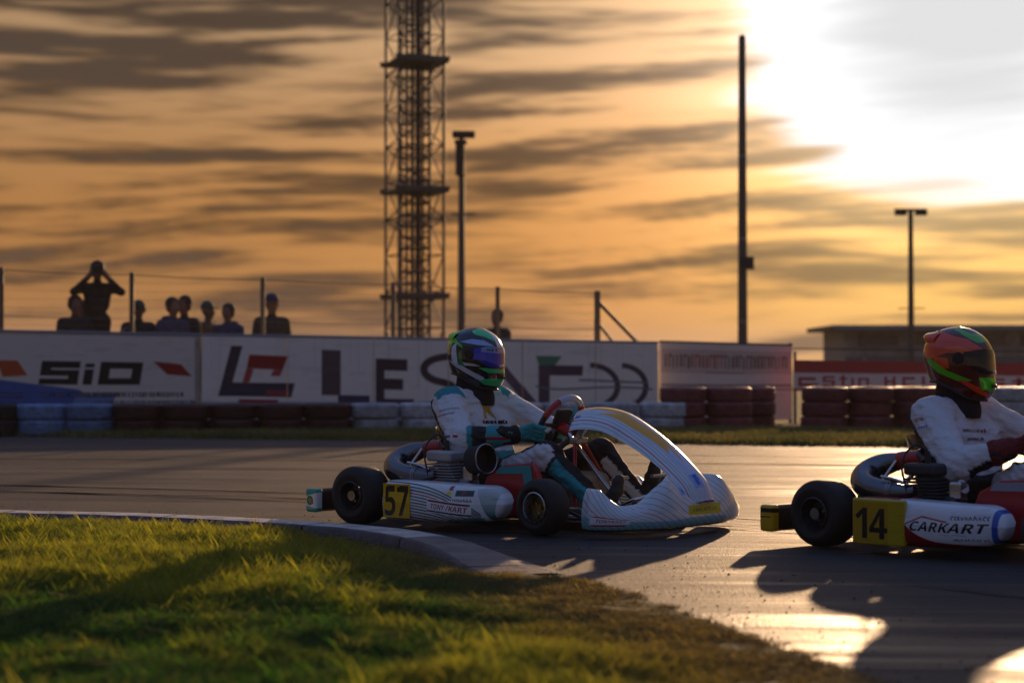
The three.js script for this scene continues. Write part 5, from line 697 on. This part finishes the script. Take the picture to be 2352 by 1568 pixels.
function makeDriver(no, label, pos, turn, K, opt) {
  const first = no === 57, o = thing('person', label, 'person', pos, turn), sh = opt.shift, S = (p) => [p[0] + sh[0] * (p[1] > 0.3 ? 1 : 0.4), p[1] + sh[1] * (p[1] > 0.3 ? 1 : 0), p[2]];
  const tan = (ph) => { const a = K.wheelPt(ph - 0.02), b = K.wheelPt(ph + 0.02); return [b[0] - a[0], b[1] - a[1], b[2] - a[2]]; };
  const phN = opt.near, phF = opt.far, RN = K.wheelPt(phN), RF = K.wheelPt(phF), mix = (a, b, t) => a.map((v, i) => lerp(v, b[i], t)), len = (a, b) => Math.hypot(a[0] - b[0], a[1] - b[1], a[2] - b[2]);
  const shN = S([0.212, 0.565, 0.190]), shF = S([0.235, 0.575, -0.185]), elN = S(opt.elbow ?? [0.405, 0.400, 0.335]), elF = S([0.46, 0.425, -0.315]);
  const wrN = mix(RN, elN, 0.115 / len(RN, elN)), wrF = mix(RF, elF, 0.115 / len(RF, elF));
  const kneeN = [0.825, 0.335, 0.205], kneeF = [0.845, 0.335, -0.205], ankN = [1.135, 0.115, 0.205], ankF = [1.11, 0.13, -0.165];
  const bones = [
    [0.33, 0.17, -0.06, 0.33, 0.17, 0.06, 0.125, 0.125, 0], [...S([0.30, 0.24, -0.05]), ...S([0.245, 0.46, -0.085]), 0.115, 0.108, 0], [...S([0.30, 0.24, 0.05]), ...S([0.245, 0.46, 0.085]), 0.115, 0.108, 0], [...S([0.225, 0.575, -0.15]), ...S([0.225, 0.575, 0.15]), 0.068, 0.068, 0], [...S([0.215, 0.59, 0]), ...S([0.225, 0.665, 0]), 0.075, 0.062, 5],
    [...shN, ...elN, 0.086, 0.070, 1], [...elN, ...wrN, 0.060, 0.044, 2], [...shF, ...elF, 0.078, 0.062, 1], [...elF, ...wrF, 0.058, 0.043, 3],
    [0.36, 0.165, 0.1, ...kneeN, 0.095, 0.066, 6], [...kneeN, ...ankN, 0.058, 0.046, 7], [0.36, 0.165, -0.1, ...kneeF, 0.095, 0.066, 6], [...kneeF, ...ankF, 0.058, 0.046, 7],
    [...ankN, 1.135, 0.075, 0.205, 0.044, 0.036, 8], [1.13, 0.072, 0.205, 1.215, 0.185, 0.20, 0.036, 0.030, 8], [1.215, 0.185, 0.20, 1.235, 0.235, 0.20, 0.030, 0.026, 8], [...ankF, 1.11, 0.085, -0.165, 0.044, 0.036, 8], [1.105, 0.08, -0.165, 1.175, 0.235, -0.16, 0.036, 0.032, 8], [1.175, 0.235, -0.16, 1.19, 0.295, -0.16, 0.032, 0.026, 8],
  ];
  const wrinkle = (x, y, z) => 0.0058 * n3(x * 10 + no, y * 22 + x * 9, z * 10) + 0.0014 * n3(x * 22, y * 40 + no, z * 22);
  const body = (x, y, z) => { let d = 1e3; for (const b of bones) { const q = capsule(x, y, z, b); d = q > 0.2 && d > 0.2 ? Math.min(d, q) : smin(d, q, b[8] === 8 ? 0.02 : 0.045); } return d < 0.05 ? d + wrinkle(x, y, z) : d; };
  const col = opt.colours, near = (x, y, z) => { let k = 0, best = 1e3, t = 0; for (const b of bones) { const q = capsule(x, y, z, b); if (q < best) { best = q; k = b; } } const dx = k[3] - k[0], dy = k[4] - k[1], dz = k[5] - k[2]; t = clamp(((x - k[0]) * dx + (y - k[1]) * dy + (z - k[2]) * dz) / (dx * dx + dy * dy + dz * dz + 1e-9), 0, 1); return [k[8], t]; };
  const smooth = (x, y, z) => { let d = 1e3; for (const b of bones) { const q = capsule(x, y, z, b); d = q > 0.2 && d > 0.2 ? Math.min(d, q) : smin(d, q, b[8] === 8 ? 0.02 : 0.045); } return d; };
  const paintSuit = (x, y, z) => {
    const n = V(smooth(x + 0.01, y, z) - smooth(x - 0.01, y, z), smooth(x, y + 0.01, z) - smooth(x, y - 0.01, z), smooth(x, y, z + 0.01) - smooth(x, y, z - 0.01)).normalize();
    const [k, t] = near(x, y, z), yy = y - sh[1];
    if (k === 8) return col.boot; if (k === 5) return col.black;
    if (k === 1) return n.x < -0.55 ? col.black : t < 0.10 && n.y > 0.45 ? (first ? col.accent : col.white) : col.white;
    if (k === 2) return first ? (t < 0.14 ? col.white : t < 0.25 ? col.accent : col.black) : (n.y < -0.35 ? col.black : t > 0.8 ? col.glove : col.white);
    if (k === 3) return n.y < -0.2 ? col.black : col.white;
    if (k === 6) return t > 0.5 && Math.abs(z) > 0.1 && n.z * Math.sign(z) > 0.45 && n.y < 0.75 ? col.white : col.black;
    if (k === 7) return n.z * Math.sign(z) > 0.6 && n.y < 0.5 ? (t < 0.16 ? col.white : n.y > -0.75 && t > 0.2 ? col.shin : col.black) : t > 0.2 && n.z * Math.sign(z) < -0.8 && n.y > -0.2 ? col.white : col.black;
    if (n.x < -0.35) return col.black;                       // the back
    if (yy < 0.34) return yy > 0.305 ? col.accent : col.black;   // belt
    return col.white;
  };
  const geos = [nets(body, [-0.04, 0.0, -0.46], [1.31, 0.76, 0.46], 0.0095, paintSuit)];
  for (const [R, ph, wr, el] of [[RN, phN, wrN, elN], [RF, phF, wrF, elF]]) {
    const T = tan(ph), B = hand(R, T, wr), c0 = mix(wr, el, 0.06), c1 = mix(wr, el, first ? 0.40 : 0.24); B.push([...c1, ...c0, 0.056, 0.042, 0]);
    const sdf = (x, y, z) => { let d = 1e3; const grp = [1e3, 1e3, 1e3, 1e3, 1e3, 1e3, 1e3]; for (const b of B) grp[b[8]] = smin(grp[b[8]], capsule(x, y, z, b), 0.014); d = grp[0]; for (let f = 1; f < 7; f++) d = smin(d, grp[f], f === 6 ? 0.012 : 0.005); const e = capsule(x, y, z, [...c1, ...c0, 0.045, 0.040]); return d + (d < 0.02 ? 0.0009 * n3(x * 90, y * 90, z * 90) : 0); };
    const all = [R, wr, c1], lo = [0, 1, 2].map((i) => Math.min(...all.map((p) => p[i])) - 0.075), hi = [0, 1, 2].map((i) => Math.max(...all.map((p) => p[i])) + 0.075);
    geos.push(nets(sdf, lo, hi, 0.0038, (x, y, z, n) => (Math.abs(y - (c1[1] + (c0[1] - c1[1]) * 0.5) + 0.012) < 0.007 && n.z > 0.3 && x < wr[0] ? col.trim : col.glove)));
  }
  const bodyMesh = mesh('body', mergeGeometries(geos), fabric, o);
  // printed marks on the suit, cut to follow the cloth
  const mark = (p, ahead, size, tex, name, rot = 0) => {
    bodyMesh.updateMatrixWorld(true); const inv = o.matrixWorld.clone().invert(); const a = V(...ahead).normalize(), m = new THREE.Matrix4().lookAt(a, V(0, 0, 0), V(0, 1, 0)), e = new THREE.Euler().setFromRotationMatrix(m.multiply(new THREE.Matrix4().makeRotationZ(rot)));
    const plain = new THREE.Mesh(new THREE.BufferGeometry().copy(bodyMesh.geometry)); plain.geometry.deleteAttribute('color');
    const g = new DecalGeometry(plain, V(...p), e, V(...size)); if (!g.attributes.position.count) return; const P = g.attributes.position, N = g.attributes.normal; for (let i = 0; i < P.count; i++) P.setXYZ(i, P.getX(i) + N.getX(i) * 0.0022, P.getY(i) + N.getY(i) * 0.0022, P.getZ(i) + N.getZ(i) * 0.0022);
    mesh(name, g, new THREE.MeshPhysicalMaterial({ map: tex, transparent: true, alphaTest: 0.5, roughness: 0.7, side: THREE.DoubleSide }), bodyMesh);
  };
  const strokes = (seed, fn) => canvas(256, 128, (g, w, h) => { g.clearRect(0, 0, w, h); fn(g, w, h, rng(seed)); });
  if (first) {
    mark([0.345, 0.545, 0.02], [1, 0.1, 0.35], [0.16, 0.12, 0.12], strokes(1, (g, w, h) => { g.fillStyle = '#b9912e'; g.beginPath(); [[0.2, 0.2], [0.5, 0.1], [0.42, 0.38], [0.62, 0.4], [0.8, 0.95], [0.5, 0.6], [0.36, 0.62], [0.3, 0.9], [0.16, 0.88], [0.28, 0.5]].forEach(([x, y], i) => (i ? g.lineTo(w * x, h * y) : g.moveTo(w * x, h * y))); g.fill(); }), 'gold_crest');
    mark([0.36, 0.485, 0.0], [1, 0.1, 0.3], [0.19, 0.035, 0.12], strokes(2, (g, w, h, r) => sponsor(g, 4, h * 0.2, w - 8, h * 0.6, 11, '#1b1a22', r)), 'chest_print');
    mark([0.37, 0.435, 0.02], [1, 0.05, 0.35], [0.20, 0.045, 0.12], strokes(3, (g, w, h, r) => { g.strokeStyle = '#b81d35'; g.lineWidth = 15; g.beginPath(); g.moveTo(66, 26); g.lineTo(20, 26); g.lineTo(20, 62); g.lineTo(60, 62); g.lineTo(60, 102); g.lineTo(12, 102); g.stroke(); sponsor(g, 90, h * 0.38, w - 100, h * 0.26, 9, '#2a2932', r); }), 'chest_print');
    mark([0.30, 0.52, 0.30], [0.25, 0.25, 1], [0.13, 0.085, 0.14], strokes(4, (g, w, h, r) => { g.save(); g.rotate(-0.14); sponsor(g, 40, h * 0.28, w * 0.7, h * 0.12, 9, '#1f1d24', r); sponsor(g, 10, h * 0.55, w * 0.3, h * 0.14, 4, '#b01c30', r); sponsor(g, 90, h * 0.6, w * 0.5, h * 0.14, 7, '#241f33', r); g.restore(); }), 'sleeve_print', 0);
    mark([0.39, 0.42, 0.39], [0.3, 0.1, 1], [0.10, 0.04, 0.12], strokes(5, (g, w, h, r) => { sponsor(g, 10, h * 0.3, w * 0.6, h * 0.4, 8, '#1f3036', r); g.fillStyle = '#b01c30'; g.fillRect(w * 0.72, h * 0.35, w * 0.25, h * 0.25); }), 'sleeve_print');
    mark([0.72, 0.285, 0.30], [0.1, 0.25, 1], [0.17, 0.05, 0.12], strokes(6, (g, w, h, r) => { g.save(); g.rotate(-0.1); sponsor(g, 10, h * 0.4, w - 20, h * 0.38, 11, '#17161c', r); g.restore(); }), 'leg_print', 0.25);
  } else {
    mark([0.27, 0.50, 0.28], [0.1, 0.2, 1], [0.14, 0.09, 0.14], strokes(7, (g, w, h, r) => { g.save(); g.rotate(-0.1); sponsor(g, 60, h * 0.18, w * 0.4, h * 0.2, 5, '#a03020', r); sponsor(g, 20, h * 0.62, w * 0.8, h * 0.16, 8, '#2f3fa8', r); g.restore(); }), 'sleeve_print');
    mark([0.35, 0.46, 0.03], [1, 0.1, 0.4], [0.18, 0.08, 0.12], strokes(8, (g, w, h, r) => { sponsor(g, 10, h * 0.15, w * 0.9, h * 0.22, 9, '#7c2a26', r); sponsor(g, 30, h * 0.6, w * 0.7, h * 0.2, 8, '#2b2a3a', r); }), 'chest_print');
  }
  // collar, helmet
  const hp = S([0.226, 0.806, 0]);
  mesh('collar', vtube([[hp[0] - 0.015, hp[1] - 0.225, 0, 0.108], [hp[0] - 0.01, hp[1] - 0.20, 0, 0.104], [hp[0] - 0.008, hp[1] - 0.15, 0, 0.092], [hp[0] - 0.005, hp[1] - 0.10, 0, 0.088]], 12, 28), std(lin(...col.black), { roughness: 0.85 }), o);
  const he = new THREE.Group(); he.name = 'helmet'; he.position.set(...hp); he.rotation.set(0, opt.look, opt.nod, 'YXZ'); he.scale.setScalar(opt.head ?? 1); o.add(he);
  const shellUV = (u, v, p) => [u, (p[1] + 0.15) / 0.288], hg = grid(96, 48, (u, v) => { const p = helmetShape((u - 0.5) * 2 * Math.PI, v); return p; }, shellUV);
  mesh('shell', hg, phys(0xffffff, { map: HEL[no], roughness: 0.22, clearcoat: 0.9, clearcoatRoughness: 0.08 }), he);
  const vis = (a0, a1, y0, y1, grow) => grid(40, 10, (u, v) => { const ps = lerp(-a1, a1, u), e = Math.abs(ps) / a1, lo = lerp(y0, y0 + 0.035, smoothstep(e, 0.4, 1)), hi = lerp(y1, y1 - 0.012, smoothstep(e, 0.5, 1)), c = Math.cos(ps), f = (1 + c) / 2, hb = lerp(-0.088, -0.152, smoothstep(f, 0.15, 0.95)), y = lerp(lo, hi, v); return helmetShape(ps, (y - hb) / (0.138 - hb), grow); });
  const visTex = canvas(512, 128, (g, w, h) => { const q = g.createLinearGradient(0, 0, w, 0); (first ? [[0, '#2540d8'], [0.3, '#2a3cc8'], [0.45, '#4a34b4'], [0.5, '#6a3a9c'], [0.55, '#4a34b4'], [0.7, '#2a3cc8'], [1, '#2540d8']] : [[0, '#1a120e'], [0.5, '#201410'], [1, '#1a120e']]).forEach(([t, c]) => q.addColorStop(t, c)); g.fillStyle = q; g.fillRect(0, 0, w, h); if (first) { g.fillStyle = '#7f9bd8'; g.fillRect(w * 0.12, 0, w * 0.76, h * 0.30); const r = rng(4); for (const x of [0.20, 0.62]) { g.fillStyle = '#8a4a2a'; g.fillRect(w * x, h * 0.06, w * 0.04, h * 0.16); sponsor(g, w * (x + 0.07), h * 0.06, w * 0.12, h * 0.16, 6, '#2b2c55', r); } } });
  const vm = mesh('visor', vis(0, 1.22, -0.048, 0.05, 0.0045), phys(0xffffff, { map: visTex, metalness: first ? 0.55 : 0.2, roughness: 0.14, clearcoat: 1, clearcoatRoughness: 0.05 }), he);
  for (const s of [-1, 1]) { const p = helmetShape(s * 1.38, 0.52, 0.005); mesh('visor_pivot', rod(p, [p[0] * 1.03, p[1], p[2] * 1.06], 0.024, 0.021, 24), M.black, he); }
  mesh('edge_trim', bend(Array.from({ length: 60 }, (_, i) => helmetShape((i / 60) * 2 * Math.PI, 0, 0.001)), 0.0055, 180, true, 8), M.black, he);
  mesh('rear_spoiler', grid(24, 8, (u, v) => { const ps = Math.PI + lerp(-0.8, 0.8, u), p = helmetShape(ps, lerp(0.70, 0.90, v), 0.003 + 0.022 * Math.sin(Math.PI * Math.min(1, v * 1.25)) * (1 - Math.abs(u - 0.5) * 1.6)); return p; }, (u, v) => [0.93 + 0.05 * u, 0.75 + 0.1 * v]), phys(0xffffff, { map: HEL[no], roughness: 0.25, clearcoat: 0.8 }), he);
  mesh('chin_vent', merge([-1, 0, 1].map((k) => { const p = helmetShape(k * 0.16, 0.2, 0.002); return box(0.006, 0.014, 0.034, p[0], p[1], p[2], 0.002); })), M.black, he);
  mesh('visor_tab', box(0.012, 0.008, 0.03, 0.151, -0.038, 0.03, 0.003), M.chrome, he);
  return o;
}
const pose = (q, d, th) => [[q, 0.006, -d], -degToRad(th)];
{
  const [p1, t1] = pose(-0.36, 9.40, 38), K = makeKart(57, 'white kart with teal stripes and yellow number plate 57 in the middle of the track', p1, t1);
  makeDriver(57, 'driver of kart 57 in white and teal suit with green and blue helmet', p1, t1, K, { shift: [0, 0], near: -0.16, far: 2.95, look: 0.24, nod: -0.06, head: 1.04, colours: { white: [0.66, 0.67, 0.70], black: [0.014, 0.012, 0.013], accent: [0.03, 0.27, 0.30], glove: [0.04, 0.34, 0.38], trim: [0.4, 0.02, 0.03], boot: [0.03, 0.03, 0.034], shin: [0.03, 0.30, 0.33] } });
  const [p2, t2] = pose(1.75, 8.2, 48), K2 = makeKart(14, 'kart with yellow number plate 14 and red and white side pod at the right edge', p2, t2);
  makeDriver(14, 'driver of kart 14 in white suit with red and green helmet, at the right edge', p2, t2, K2, { shift: [0.03, -0.03], elbow: [0.44, 0.375, 0.34], near: -0.1, far: 3.0, look: 0.40, nod: -0.05, head: 1.07, colours: { white: [0.64, 0.64, 0.68], black: [0.018, 0.012, 0.012], accent: [0.5, 0.5, 0.55], glove: [0.16, 0.015, 0.015], trim: [0.02, 0.02, 0.02], boot: [0.03, 0.03, 0.034], shin: [0.1, 0.02, 0.02] } });
}

renderer.render(scene, camera);
